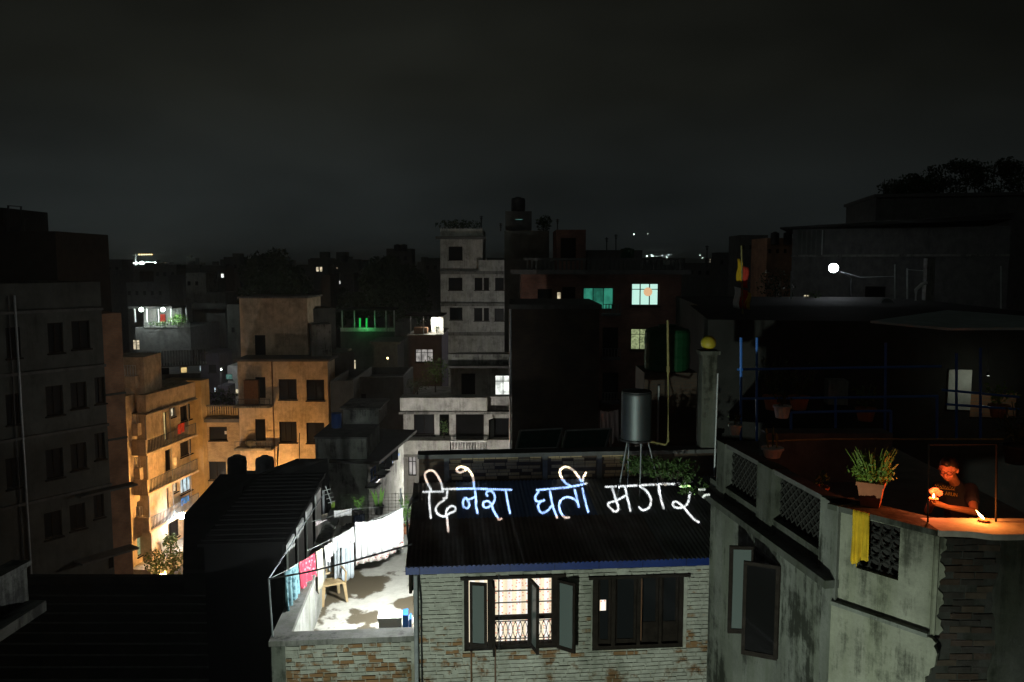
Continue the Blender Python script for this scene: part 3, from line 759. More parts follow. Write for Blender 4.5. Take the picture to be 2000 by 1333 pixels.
cloth('bed_sheet', 'pink-printed hem cloth hanging just behind the white sheet', P(694, 1046, 17.2), P(788, 1012, 17.5), .70, 'print_sheet', 6, .03, .06, .70, .03, n=50, cat='sheet')
cloth('hanging_cloth', 'striped grey shirt between cream cloth and grey trousers', P(640, 1062, 16.6), P(652, 1056, 16.7), .62, 'cloth_grey', 2, .03, .01, .55, .04)
cloth('hanging_cloth', 'short white cloth doubled over the line left of sheet', P(668, 1040, 16.75), P(690, 1029, 16.85), .26, 'cloth_white', 3, .03, .02, .30, .03)
cloth('hanging_cloth', 'pale pink shirt crumpled beneath the rear pink shirt', P(636, 1040, 17.6), P(652, 1034, 17.7), .40, 'cloth_pink', 2, .03, .01, .36, .05)
# back line
k0, k1 = P(610, 1019, 18.2), P(692, 994, 18.7)
line('rear clothes line with pink shirt and white towel', [P(590, 1022, 18.0), k0, P(650, 1008, 18.4), k1, HF.pt(-.02, k1.z + .1, -6.3)], .006, 'rail_pale')
cloth('hanging_shirt', 'pink shirt with one sleeve dangling on rear line', P(616, 1018, 18.2), P(644, 1014, 18.4), .44, 'cloth_pink', 2, .03, .01, .40, .08, cat='shirt')
cloth('towel', 'white towel with fringe at the rear of the terrace', P(652, 998, 18.5), P(687, 993, 18.7), .38, 'cloth_white', 3, .02, .01, .36, cat='towel')
cloth('face_cloth', 'tiny beige cloth left of the rear white towel', P(628, 1006, 18.8), P(640, 1002, 18.8), .22, 'cloth_beige', 1, .01, .0, .24, cat='towel')
cloth('hanging_cloth', 'brown scarf hanging between pink shirt and white towel', P(645, 1016, 18.5), P(652, 1015, 18.5), .48, 'wood_brown', 1, .02, .0, .42)
cloth('hanging_cloth', 'dark navy cloth under the planters behind the white sheet', P(690, 1008, 18.9), P(712, 1003, 19.0), .28, 'cloth_navy', 2, .02, .01, .26)
# fence, posts, aerial, planters behind the terrace
fn = thing('mesh_fence', 'sagging wire mesh fence along the rear of the terrace', 'fence', HF.pt(TU0 / 2, ZFL + .62, -TD - .1))
fz0, fz1 = ZFL + .62, P(700, 962, 19.4).z
mb = MB(); u = TU0 + .2
while u < .35: mb.box(HF, u, u + .006, fz0, fz1, -TD - .103, -TD - .097); u += .085
z = fz0
while z < fz1: mb.box(HF, TU0 + .2, .35, z, z + .006, -TD - .109, -TD - .103); z += .085
mb.build('wire_mesh', 'foliage_dark', fn)
for px in (632, 783):
    u = HF.hit(px, 1000, -TD - .1)[0]; MB().tube([HF.pt(u, ZFL + .6, -TD - .13), HF.pt(u, fz1 + .12, -TD - .13)], .028, 6).build('post', 'metal_grey', fn)
an = thing('tv_aerial', 'tilted television aerial on a pole at the terrace rear', 'aerial', P(633, 1005, 19.3))
MB().tube([P(636, 950, 19.2), P(648, 985, 19.2)], .012, 5).build('boom', 'rail_pale', an)
MB().tube([P(632, 1012, 19.3), P(632, 958, 19.3)], .018, 6).build('mast', 'metal_grey', an)
for k in range(4):
    x_, y_ = 638.5 + 2.6 * k, 957 + 8.0 * k
    MB().tube([P(x_ - 6, y_ + 2, 19.17), P(x_ + 8, y_ - 2, 19.17)], .009, 5).build('element', 'rail_pale', an)
def planter(label, px, py, Y, n_, h, spread, mat, pot='pot_white', pr=.13, ph=.2, kind='leaf', lw=.05, size=.09):
    b_ = P(px, py, Y); t = thing('potted_plant', label, 'plant', b_)
    MB().lathe(b_, [(pr * .72, 0), (pr, ph), (pr * 1.08, ph), (pr * 1.08, ph - .03), (pr * .9, ph - .02)], 14).build('pot', pot, t)
    mb = MB(); top = b_ + Vector((0, 0, ph))
    for k in range(n_):
        a_ = random.uniform(0, 6.28); s_ = random.random() ** .5 * spread
        tip = top + Vector((math.cos(a_) * s_, math.sin(a_) * s_ * .8, h * random.uniform(.55, 1.05)))
        if kind == 'blade': mb.blade(top + Vector((math.cos(a_) * pr * .4, math.sin(a_) * pr * .4, 0)), tip, lw, .12)
        else:
            mb.tube([top, (top + tip) / 2 + Vector((0, 0, .03)), tip], .006, 4)
            for q in range(9): mb.leaf(top + (tip - top) * (.25 + .08 * q) + Vector((random.gauss(0, .04), random.gauss(0, .04), random.gauss(0, .03))), size)
    mb.build('leaves', mat, t)
    return t
random.seed(21)
planter('leafy green plant in pot behind the rear white towel', 700, 1012, 19.15, 5, .36, .25, 'foliage_bright', 'tank_black')
planter('spiky green plant in pot left of the fence post', 740, 1004, 19.2, 7, .5, .25, 'foliage_bright', 'tank_black', kind='blade')
planter('yellowish blades in small pot by the aerial', 648, 1012, 19.2, 6, .36, .1, 'foliage_lime', 'terracotta', kind='blade', pr=.08, ph=.12)
planter('bushy green creeper in pot beside the rear fence post', 793, 1042, 19.0, 10, .8, .2, 'foliage_bright', 'terracotta', size=.08)
# box on the floor and blue bag
bx = thing('foam_box', 'white foam box with black stain at the terrace front', 'box', HF.pt(-.42, ZFL, -1.9))
bc = Pz(762, 1207, ZFL + .42)
BXF = Frame(Vector((bc.x, bc.y, 0)), ER)
MB().box(BXF, -.22, .2, ZFL, ZFL + .36, -.3, 0).build('box_body', 'white_board', bx)
MB().box(BXF, -.24, .22, ZFL + .362, ZFL + .42, -.32, .02).build('lid', 'white_board', bx)
MB().box(BXF, -.2, .06, ZFL + .02, ZFL + .12, .002, .01).build('stain_strip', 'tank_black', bx)
tag(MB().box(BXF, .24, .34, ZFL, ZFL + .5, -.2, .1).box(BXF, .36, .4, ZFL, ZFL + .42, -.15, .1).build('bundle', 'blue_pipe'), 'blue boards leaning beside the white foam box', 'boards')

# ---- rooftop things behind the handwriting
stt = thing('steel_tank', 'tall corrugated steel tank on thin leg stand behind the tin roof', 'water tank', HF.pt(HF.hit(1240, 930)[0], roofz(-2.6), -2.6))
tkc = P(1242, 856, 15.1); 
pr = [(.29, 0)]
for k in range(22): pr += [(.292, .02 + k * .039), (.283, .04 + k * .039)]
pr += [(.29, .89), (.27, .90)]
MB().lathe(tkc, pr, 32).build('tank_body', 'steel', stt, smooth=True)
MB().lathe(tkc + Vector((0, 0, .901)), [(.28, 0), (.28, .02), (.12, .05)], 24).build('lid', 'metal_dark', stt)
MB().lathe(tkc - Vector((0, 0, .04)), [(.31, 0), (.31, .035)], 16).build('platform', 'metal_dark', stt)
for dx, dy, px in ((-.2, -.2, 1206), (.06, -.25, 1250), (.24, .1, 1290), (-.1, .24, 1226)):
    tp = tkc + Vector((dx, dy, -.04)); bt = P(px, 938, 15.1 + dy); MB().tube([tp, Vector((bt.x, bt.y, roofz(-2.6 - dy) - .02))], .014, 6).build('leg', 'metal_grey', stt)
MB().tube([P(1256, 860, 15.0), P(1300, 869, 15.0), P(1305, 862, 15.0), P(1305, 720, 15.0), P(1304, 626, 15.0)], .022, 8).build('pipe', 'bamboo', stt)
MB().tube([P(1305, 727, 15.0), P(1305, 716, 15.0)], .034, 8).build('pipe_joint', 'bamboo', stt)
ZS = ZC - 1.3
def panel(label, x0, x1):
    Y0, Y1 = 18.6, 19.5; t = thing('solar_panel', label, 'solar panel', P((x0 + x1) / 2, 880, 18.9))
    a_, b_ = P(x0 - 4, 878, Y0), P(x1 - 8, 876, Y0); c_, d_ = P(x1 + 3, 838, Y1), P(x0 + 4, 842, Y1)
    MB().slab([a_, b_, c_, d_], .05).build('glass_sheet', 'solar', t)
    f = MB()
    for p, q in ((a_, b_), (b_, c_), (c_, d_), (d_, a_)): f.tube([p, q], .03, 6)
    f.build('frame', 'metal_grey', t)
    for p in (c_, d_): MB().tube([p, Vector((p.x, p.y, ZS))], .025, 6).build('leg', 'metal_grey', t)
    for p in (a_, b_): MB().tube([p, Vector((p.x, p.y, ZS))], .025, 6).build('leg', 'metal_grey', t)
panel('left of two dark solar panels above the handwriting', 1012, 1096)
panel('right of two dark solar panels, next to the steel tank', 1102, 1190)
cloth('tarpaulin', 'crumpled pale tarpaulin hanging between dark tower and steel tank', P(1172, 802, 21), P(1207, 800, 21), .62, 'cloth_pink', 4, .12, .05, .9, .1, cat='tarpaulin')
gt = tank('green_tank', 'big green plastic tank right of the lit windows', P(1302, 722, 18.5), .52, 1.02, 'tank_green', 2)
gs = thing('tank_tower', 'dark brick plinth carrying the big green tank', 'plinth', P(1302, 730, 18.5) * 1)
c_ = P(1302, 722, 18.5); MB().wbox(c_.x - .6, c_.x + .6, 18.0, 19.3, ZS - .1, c_.z - .01).build('plinth', 'brick_brown', gs)
MB().wbox(c_.x - .3, c_.x - .27, 17.9, 17.99, ZS, c_.z - .3).build('pipe', 'metal_grey', gs)
# creeper over the right end of the roof
random.seed(33)
crp = thing('creeper', 'leafy creeper spilling over the right end of the tin roof', 'plant', P(1320, 960, 14.8))
mb = MB(); st = MB()
for k in range(26):
    s_ = random.random() * .72; px = 1235 + s_ * 150 + random.uniform(-12, 12); py = 914 + s_ * 20 + random.uniform(-20, 8); c_ = P(px, py, 15.3 - s_ * .9 + random.uniform(-.1, .2))
    shrub(mb, c_, .20, .16, .12, 42, .085)
    st.tube([c_ - Vector((0, 0, .25)), c_ + Vector((random.uniform(-.2, .2), 0, .05))], .008, 4)
for k in range(13):
    px = random.uniform(1332, 1380); py = random.uniform(938, 962); c_ = P(px, py, 13.6 + random.uniform(-.1, .4)); shrub(mb, c_, .07, .07, .07, 14, .07)
mb.build('leaves', 'foliage', crp); st.build('stems', 'bark', crp)

# ================================================================== THE RIGHT-HAND HOUSE
RL = FR(1400, 11.85, 1640, 8.62)
RC = Frame(P(1655, 515, 8.42), (.64, -.77))
cend = RC.hit(1832, 1035)[0]
RDo = RC.pt(cend, 0); RD = Frame(RDo, (1, -.02))
ULN = RL.hit(1640, 1000)[0]
ZLG = RD.hit(1900, 1035)[1]              # top of the ledge / parapet
ZCN = RL.hit(1620, 1135)[1]              # underside of the cornice
rb = thing('plastered_house', 'mouldy grey plastered house on the right with parapet and open casement', 'house', (5.5, 10, 0))
VR = RL.rect(1476, 1100, 1527, 1297)      # the window opening in the left wall
mb = MB(); zt, zb = RL.hit(1527, 1107)[1], RL.hit(1527, 1295)[1]; VR = (RL.hit(1474, 1100)[0], RL.hit(1526, 1100)[0], zb, zt)
wall_holes(mb, RL, -.0, ULN, 0, ZCN, [VR], .2); mb.build('left_wall', 'plaster_moss', rb)
MB().box(RL, VR[0], VR[1], VR[2], VR[3], -.25, -.2).build('room_shade', 'void', rb)  # near-black slab in the opening, paints the darkness of the room
fr_ = MB(); a, b, c, d = VR
for q in ((a, a + .05, c, d), (b - .05, b, c, d), (a + .05, b - .05, d - .05, d), (a + .05, b - .05, c, c + .05)): fr_.box(RL, *q, -.12, .012)
wd = fr_.build('window', 'wood_dark', rb, label='window with two dark casements swung wide open')
casement(wd, RL, a + .01, .01, R(103), .33, c, d, 'pane_grey')
casement(wd, RL, b - .01, .01, R(122), .44, c - .02, d, 'void')
MB().box(RL, -.1, ULN + .05, ZCN, ZCN + .09, -.3, .17).build('cornice', 'plaster_black', rb)
MB().box(RL, -.05, ULN, ZCN + .09, ZCN + .27, -.16, 0).build('kerb', 'plaster_black', rb)
pxs = ((1402, 1417), (1482, 1511), (1608, 1642))
for x0, x1 in pxs:
    ua, ub = RL.hit(x0, 960)[0], RL.hit(x1, 960)[0]
    ub = max(ub, ua + .22); MB().box(RL, ua, ub, ZCN + .09, ZLG + .0, -.2, .03).build('pillar', 'plaster_black' if x0 < 1600 else 'plaster_moss', rb)
us = [(RL.hit(x0, 960)[0], max(RL.hit(x1, 960)[0], RL.hit(x0, 960)[0] + .22)) for x0, x1 in pxs]
for k in range(2):
    ua, ub = us[k][1] + .005, us[k + 1][0] - .005; g = MB(); z0, z1 = ZCN + .27, ZLG - .06
    nu = 9; nz_ = 5
    for i in range(nu):
        for j in range(nz_):
            p = lambda i_, j_: RL.pt(ua + (ub - ua) * i_ / nu, z0 + (z1 - z0) * j_ / nz_, -.09)
            g.tube([p(i, j), p(i + 1, j + 1)], .010, 4); g.tube([p(i + 1, j), p(i, j + 1)], .010, 4)
    g.build('lattice', 'black_roof', rb)
    MB().box(RL, ua, ub, z0, z1, -.155, -.12).build('lattice_backing', 'roof_dark', rb)
    MB().box(RL, ua, ub, z1, ZLG - .003, -.17, .0).build('top_rail', 'concrete_dark', rb)
# pilaster on the corner
MB().hexa([RL.pt(ULN - .22, 0, .04), RC.pt(.04, 0, .05), RC.pt(.06, 0, -.3), RL.pt(ULN - .22, 0, -.3), RL.pt(ULN - .22, ZLG, .04), RC.pt(.04, ZLG, .05), RC.pt(.06, ZLG, -.3), RL.pt(ULN - .22, ZLG, -.3)]).build('corner_pilaster', 'plaster_moss', rb)
# chamfered corner with a pierced panel
LT = (RC.hit(1674, 1070)[0], RC.hit(1757, 1070)[0], RC.hit(1740, 1130)[1], RC.hit(1720, 1022)[1])
mb = MB(); zl = RC.hit(1735, 1212)[1]; wall_holes(mb, RC, .0, cend + .02, zl, ZLG - .07, [LT], .12); mb.build('corner_wall', 'plaster_warm', rb)
# plaster skin below, broken away at its right edge
random.seed(8)
edge = [(cend + .02 + random.uniform(-.008, .008) + .05 * math.sin(k * .33) + .012 * math.sin(k * 1.9), zl - .01 - k * .035) for k in range(64)]
mb = MB()
for k in range(63):
    (ua, za), (ub, zb_) = edge[k], edge[k + 1]
    mb.add([RC.pt(.0, za, .05), RC.pt(.0, zb_, .05), RC.pt(ub, zb_, .05), RC.pt(ua, za, .05), RC.pt(ub, zb_, 0), RC.pt(ua, za, 0)], [(0, 1, 2, 3), (3, 2, 4, 5)])
mb.quad(RC.pt(0, zl - .01, .05), RC.pt(edge[0][0], zl - .01, .05), RC.pt(edge[0][0], zl - .01, 0), RC.pt(0, zl - .01, 0))
mb.build('lower_plaster', 'plaster_warm', rb)
g = MB(); a, b, c, d = LT
MB().box(RC, a, b, c, d, -.16, -.12).build('panel_backing', 'roof_dark', rb)
for i in range(4):
    for j in range(4):
        u = a + (b - a) * (i + .5) / 4; z = c + (d - c) * (j + .5) / 4; rr = (b - a) / 8
        g.tube([RC.pt(u + rr * 1.05 * math.cos(t_ * .785), z + rr * 1.1 * math.sin(t_ * .785), -.06) for t_ in range(9)], .013, 4)
g.build('pierced_panel', 'black_roof', rb)
MB().box(RC, .0, cend - .02, zl - .012, zl + .03, .0, .075).build('string_course', 'plaster_moss', rb)
# plaster remnant with a torn edge over the dark brick wall
mb = MB(); H_ = ZLG - .08; pe = [(cend + .05 + .03 * math.sin(k * .55) + random.uniform(-.007, .007) + .012 * math.sin(k * 1.7), H_ - k * (H_ - zl) / 40) for k in range(41)]
MB().box(RD, -.02, 3.0, 0, ZLG - .062, -.3, -.02).build('right_wall', 'wall_black', rb)
mb = MB()
for k in range(40):
    mb.quad(RD.pt(-.02, pe[k][1], -.012), RD.pt(-.02, pe[k + 1][1], -.012), RD.pt(pe[k + 1][0] - cend + .02, pe[k + 1][1], -.012), RD.pt(pe[k][0] - cend + .02, pe[k][1], -.012))
mb.build('torn_plaster', 'plaster_warm', rb, solid=.012)
random.seed(14)
for r_ in range(24):
    u = .06 + (r_ % 2) * .118 + random.uniform(-.02, .02); z = ZLG - .15 - r_ * .07
    while u < .46:
        ln_ = random.uniform(.19, .225); h_ = random.uniform(.054, .062); w_ = random.uniform(-.016, -.006); j = lambda: random.uniform(-.004, .004)
        if random.random() < .9:
            b_ = [RD.pt(u + j(), z + j(), w_), RD.pt(u + ln_ + j(), z + j(), w_ + j()), RD.pt(u + ln_, z, -.021), RD.pt(u, z, -.021)]
            MB().hexa(b_ + [Vector((p.x, p.y, p.z + h_ + j())) for p in b_]).build('brick', random.choice(('brick_dk1', 'brick_dk2', 'brick_dk3')), rb)
        u += ln_ + .018
mb = MB(); ue = [.60 + .03 * math.sin(k * .7) + random.uniform(-.012, .012) for k in range(42)]
for k in range(41): mb.quad(RD.pt(ue[k + 1], ZLG - .1 - (k + 1) * .09, -.004), RD.pt(3, ZLG - .1 - (k + 1) * .09, -.004), RD.pt(3, ZLG - .1 - k * .09, -.004), RD.pt(ue[k], ZLG - .1 - k * .09, -.004))
mb.build('dim_plaster', 'wall_grey', rb, solid=.012)
# ledge, worn at its lip
lip = []
for k in range(25):
    u = -.75 + k * .15; lip.append((u, .06 + .025 * math.sin(k * .9) + (.05 if u > .35 else 0)))
mb = MB()
for k in range(24):
    (u0_, w0_), (u1_, w1_) = lip[k], lip[k + 1]
    mb.hexa([RD.pt(u0_, ZLG - .06, w0_), RD.pt(u1_, ZLG - .06, w1_), RD.pt(u1_, ZLG - .06, -.36), RD.pt(u0_, ZLG - .06, -.36), RD.pt(u0_, ZLG, w0_), RD.pt(u1_, ZLG, w1_), RD.pt(u1_, ZLG, -.36), RD.pt(u0_, ZLG, -.36)]) if u0_ >= -.02 else None
M('ledge_concrete', (.40, .36, .30), rough=.85, scale=5, streak=.3)
mb.build('ledge', 'ledge_concrete', rb)
MB().box(RC, -.1, cend, ZLG - .062, ZLG - .002, -.36, .03).build('corner_ledge', 'plaster_black', rb)
# terrace floor and body of the house
fl = [RL.pt(0, ZCN, -.31), RL.pt(ULN - .2, ZCN, -.31), RC.pt(.1, ZCN, -.35), RC.pt(cend, ZCN, -.35), RD.pt(3, ZCN, -.31), RD.pt(3, ZCN, -8), Vector((P(1412, 515, RD.pt(0, 0, -8).y).x, RD.pt(0, 0, -8).y, ZCN))]
MB().slab(fl, .2).build('terrace_floor', 'concrete_dark', rb)
# two thin posts at the ledge
fp = thing('post_frame', 'thin rusty iron posts rising from the ledge around the person', 'frame', P(1880, 1015, 7.9))
for px, yb in ((1812, 1026), (1945, 1030)): MB().tube([P(px, yb, 7.85), P(px + 2, 868, 7.9)], .010, 6).build('post', 'wood_dark', fp)
MB().tube([P(1814, 869, 7.9), P(1947, 868, 7.9)], .007, 5).build('top_bar', 'wood_dark', fp)

cloth('yellow_cloth', 'mustard yellow cloth draped over the grey corner parapet', RC.pt(RC.hit(1671, 992)[0], ZLG + .012, .06), RC.pt(RC.hit(1703, 992)[0], ZLG + .012, .06), .60, 'cloth_yellow', 3, .025, 0, .50, .03, cat='cloth')
# ---- succulent in square terracotta pot
random.seed(5)
sc_ = P(1700, 994, 8.42); sc_.z = ZLG + .001
sp = thing('potted_succulent', 'spiky green succulent in square terracotta pot on the corner parapet', 'plant', sc_)
def sqpot(t, c, b0, b1, h, mat='terracotta', rz=.5):
    q = []
    for r_, z in ((b0, 0), (b1, h)):
        for k in range(4): q.append(Vector(c) + Vector((r_ * math.cos(rz + k * 1.5708), r_ * math.sin(rz + k * 1.5708), z)))
    MB().hexa(q).build('pot', mat, t)
    q2 = []
    for r_, z in ((b1 * 1.07, h - .04), (b1 * 1.07, h)):
        for k in range(4): q2.append(Vector(c) + Vector((r_ * math.cos(rz + k * 1.5708), r_ * math.sin(rz + k * 1.5708), z + .001)))
    MB().hexa(q2).build('pot_rim', mat, t)
sqpot(sp, sc_, .13, .185, .27, rz=.25)
mb = MB(); top = sc_ + Vector((0, 0, .27))
for k in range(90):
    a_ = random.uniform(0, 6.28); s_ = random.random() ** .5; el = random.uniform(.12, .36)
    mb.tube([top + Vector((math.cos(a_) * .1 * s_, math.sin(a_) * .1 * s_, 0)), top + Vector((math.cos(a_) * .2 * s_, math.sin(a_) * .17 * s_, el * .6)), top + Vector((math.cos(a_) * .30 * s_, math.sin(a_) * .2 * s_, el))], .011, 4, .003)
    for q in range(7): mb.leaf(top + Vector((math.cos(a_) * .22 * s_, math.sin(a_) * .18 * s_, el * random.uniform(.1, .75))) + Vector((random.gauss(0, .025), random.gauss(0, .025), 0)), .05)
mb.build('leaves', 'foliage_lime', sp)
planter('small yellow-green plant in orange pot beside the succulent', 1603, 966, 9.35, 6, .16, .16, 'foliage', 'terracotta', pr=.09, ph=.1, size=.06)
planter('thin shoots in pale box planter on the middle pillar', 1508, 893, 11.2, 6, .36, .12, 'foliage', 'pot_white', kind='blade', lw=.02, pr=.15, ph=.14)
planter('low leafy plant in white bucket at the far parapet', 1435, 850, 12.4, 5, .2, .12, 'foliage_dark', 'pot_white', pr=.1, ph=.17, size=.07)

# ---- diyas: one in the hands, one on the ledge
def diya(label, c, s_, power, tilt=0.0, size=1.0, col=(1, .28, .05)):
    c = Vector(c); t = thing('oil_lamp', label, 'oil lamp', c)
    MB().lathe(c, [(.022 * s_, 0), (.045 * s_, .012 * s_), (.055 * s_, .028 * s_), (.048 * s_, .028 * s_), (.03 * s_, .014 * s_)], 14).build('bowl', 'terracotta', t)
    z = .03 * s_; f = MB(); pr_ = [(.004, 0), (.014, .015), (.016, .028), (.010, .048), (.003, .07), (.0005, .082)]
    f.lathe(c + Vector((0, 0, z)), [(r_ * size * s_, h_ * size * s_) for r_, h_ in pr_], 10)
    f.v = [Vector((p.x + tilt * (p.z - c.z - z), p.y, p.z)) for p in f.v]
    f.build('flame', 'flame', t)
    lamp('flame_light', 'POINT', c + (Vector((-.03, -.03, z + .10 * size)) if tilt == 0 else Vector((tilt * .05, 0, z + .11 * size))), power, col, .03)
    return t
diya('small clay lamp burning on the concrete ledge', P(1921, 1020, 7.86) * 1, 1.0, 12.0, -.9, 1.15)
diya('small clay lamp burning in the cupped hands of the person', P(1823, 978, 8.22), .9, 17.0, 0, .7, (1, .17, .055))

# ---- the person, leaning on the ledge behind the posts
Y0 = 8.7
J = lambda px, py, y: P(px, py, y)
body = MB()
def limb(mb, pts, rs, n_=10):
    for (p, r_), (q, r2) in zip(zip(pts, rs), list(zip(pts, rs))[1:]):
        p = Vector(p); q = Vector(q); steps = max(2, int((q - p).length / .02))
        mb.tube([p, q], r_, n_, r2); mb.ball(p, r_, n_, 7)
    mb.ball(pts[-1], rs[-1], n_, 7)
hd = J(1853, 917, 8.62)
hip = Vector((J(1880, 1010, 8.95).x, 8.98, ZLG - .28)); chest = J(1873, 975, 8.85); neck = J(1866, 946, 8.78)
shR = J(1896, 957, 8.80); shL = J(1834, 953, 8.86); elR = J(1903, 1000, 8.42); wrR = J(1852, 991, 8.30)
elL = J(1812, 998, 8.80); wrL = J(1826, 975, 8.42)
body.ball(hip, .17, 12, 9, (1.05, .75, 1)); body.ball(chest, .18, 12, 9, (1.05, .72, 1.0))
limb(body, [hip, chest], [.15, .16]); limb(body, [chest, neck, hd - Vector((0, 0, .03))], [.10, .058, .055])
limb(body, [shL, chest, shR], [.062, .10, .064])
limb(body, [shR, elR, wrR], [.058, .042, .028]); limb(body, [shL, elL, wrL], [.055, .040, .028])
# head: skull, jaw, brow, nose, ear; turned down to the flame at the left
fd = Vector((-.62, -.62, -.34)).normalized(); sd_ = fd.cross(Vector((0, 0, 1))).normalized(); ud = sd_.cross(fd)
hp = lambda f_, s_, u_: hd + fd * f_ + sd_ * s_ + ud * u_
body.ball(hd + ud * .03, .087, 14, 10, (1, 1.05, 1.12)); body.ball(hp(.03, 0, -.055), .062, 12, 8, (1, 1, 1.05)); body.ball(hp(.055, 0, -.085), .032, 8, 6)
for s_ in (-1, 1):
    body.ball(hp(.062, s_ * .035, -.03), .034, 8, 6); body.ball(hp(.075, s_ * .03, .035), .024, 8, 6); body.ball(hp(-.005, s_ * .086, -.005), .026, 8, 6, (.7, .7, 1.2))
limb(body, [hp(.085, 0, .02), hp(.112, 0, -.022)], [.011, .017], 8)
limb(body, [hp(.083, -.022, -.056), hp(.090, 0, -.056), hp(.083, .022, -.056)], [.008, .011, .008], 6)
# hands: lower palm holds the lamp, upper hand shields the flame
fp_ = P(1823, 978, 8.22)
def hand(mb, wr, palm, fdir, ndir, curl, thumb_side):
    wr = Vector(wr); palm = Vector(palm); fdir = Vector(fdir).normalized(); ndir = Vector(ndir).normalized(); sd2 = fdir.cross(ndir).normalized()
    limb(mb, [wr, palm], [.027, .034], 8); mb.ball(palm, .036, 10, 7, (1.1, 1, 1))
    for k, (o_, ln_) in enumerate(((-.030, .058), (-.010, .068), (.010, .066), (.029, .050))):
        a_ = palm + fdir * .028 + sd2 * o_; b2 = a_ + fdir * ln_ * .5 + ndir * ln_ * .12 * curl; c2 = b2 + fdir * ln_ * .32 + ndir * ln_ * .38 * curl; d2 = c2 + fdir * ln_ * .1 + ndir * ln_ * .36 * curl
        limb(mb, [a_, b2, c2, d2], [.0105, .0098, .009, .008], 6)
    a_ = palm + sd2 * thumb_side * .030 - fdir * .005; b2 = a_ + sd2 * thumb_side * .022 + fdir * .022 + ndir * .01; limb(mb, [a_, b2, b2 + fdir * .03 + ndir * .012 * curl], [.013, .012, .009], 6)
hand(body, wrR, fp_ + Vector((.035, .03, -.035)), (-.9, -.3, .05), (0, 0, 1), .7, 1)
hand(body, wrL, fp_ + Vector((.06, .14, .06)), (.85, -.35, -.1), (-.2, -.8, -.3), .5, -1)
pe_ = thing('person', 'person in dark printed t-shirt leaning on the ledge, shielding a small flame', 'person', Vector((hip.x, hip.y, ZCN)))
# legs down to the terrace floor
for s_ in (-.09, .09): limb(body, [hip + Vector((s_, 0, -.05)), hip + Vector((s_, -.06, -.3)), Vector((hip.x + s_, hip.y + .02, ZCN + .05))], [.095, .07, .05])
bo = body.build('body', 'skin', pe_, smooth=True)
def fuse(o, vox, it):
    md = o.modifiers.new('fuse', 'REMESH'); md.mode = 'VOXEL'; md.voxel_size = vox; md.use_smooth_shade = True
    ms = o.modifiers.new('soften', 'SMOOTH'); ms.iterations = it; ms.factor = .5
fuse(bo, .0065, 4)
sh = MB()
sh.ball(hip, .185, 12, 9, (1.05, .8, 1)); sh.ball(chest, .198, 12, 9, (1.05, .76, 1.0)); limb(sh, [hip, chest], [.168, .178])
limb(sh, [chest, neck - Vector((0, 0, .012))], [.11, .078]); limb(sh, [shL, chest, shR], [.078, .115, .082])
limb(sh, [shR, shR + (elR - shR) * .55], [.078, .072]); limb(sh, [shL, shL + (elL - shL) * .55], [.074, .068])
so_ = sh.build('t_shirt', 'shirt_navy', pe_, smooth=True); fuse(so_, .009, 4)
hr = MB(); hr.ball(hd + ud * .052 - fd * .02, .092, 16, 12, (1.02, 1.05, 1.04)); hr.ball(hp(-.045, 0, -.005), .075, 10, 8); hr.ball(hp(.045, 0, .105), .04, 10, 7)
for s_ in (-1, 1): hr.ball(hp(-.012, s_ * .066, .045), .034, 8, 6)
ho = hr.build('hair', 'hair', pe_, smooth=True); fuse(ho, .009, 2)
gl = MB()
for s_ in (-1, 1):
    c_ = hp(.098, s_ * .036, .012); gl.tube([c_ + sd_ * .029 * math.cos(k * .5236) + ud * .023 * math.sin(k * .5236) for k in range(13)], .0035, 4)
    gl.tube([hp(.096, s_ * .064, .016), hp(.0, s_ * .090, .018)], .003, 4)
gl.tube([hp(.108, -.012, .014), hp(.108, .012, .014)], .003, 4); gl.build('glasses', 'metal_dark', pe_)
# shirt print, laid on the chest
def text_mesh(s_, size):
    cu_ = bpy.data.curves.new('print', 'FONT'); cu_.body = s_; cu_.size = size; cu_.extrude = .0015; cu_.align_x = 'CENTER'
    o_ = bpy.data.objects.new('print', cu_); COL.objects.link(o_); dg = bpy.context.evaluated_depsgraph_get(); me = bpy.data.meshes.new_from_object(o_.evaluated_get(dg))
    bpy.data.objects.remove(o_); return [v.co.copy() for v in me.vertices], [tuple(p.vertices) for p in me.polygons]
def printed(mb, vs, fs, px, py, Y, dirx, up_):
    c_ = P(px, py, Y); dirx = Vector(dirx).normalized(); up_ = Vector(up_).normalized(); nn_ = dirx.cross(up_)
    out_ = []
    for v in vs:
        p = c_ + dirx * v.x + up_ * v.y; d_ = v.x; p += nn_ * (v.z - .55 * d_ * d_); out_.append(p)
    mb.add(out_, fs)
tm = MB(); vs, fs = text_mesh('WAT ARUN', .055); printed(tm, vs, fs, 1846, 967, 8.665, (.98, -.0, -.16), (.1, .12, 1))
vs = []; fs = []
q_ = MB(); pts = [Vector((-.115 + k * .0046, .012 * math.sin(k * 1.05) + .006 * math.sin(k * .37), 0)) for k in range(51)]
for a_, b_ in zip(pts, pts[1:]): 
    k = len(vs); vs += [a_ + Vector((0, -.003, 0)), b_ + Vector((0, -.003, 0)), b_ + Vector((0, .003, 0)), a_ + Vector((0, .003, 0))]; fs.append((k, k + 1, k + 2, k + 3))
k = len(vs); vs += [Vector((-.115 + .023 * i, -.022, 0)) for i in range(11)] + [Vector((-.115 + .023 * i, -.017, 0)) for i in range(11)]
fs += [(k + i, k + i + 1, k + 12 + i, k + 11 + i) for i in range(10)]
printed(tm, vs, fs, 1846, 952, 8.67, (.98, 0, -.12), (.1, .12, 1))
tm.build('shirt_print', 'print_yellow', so_)

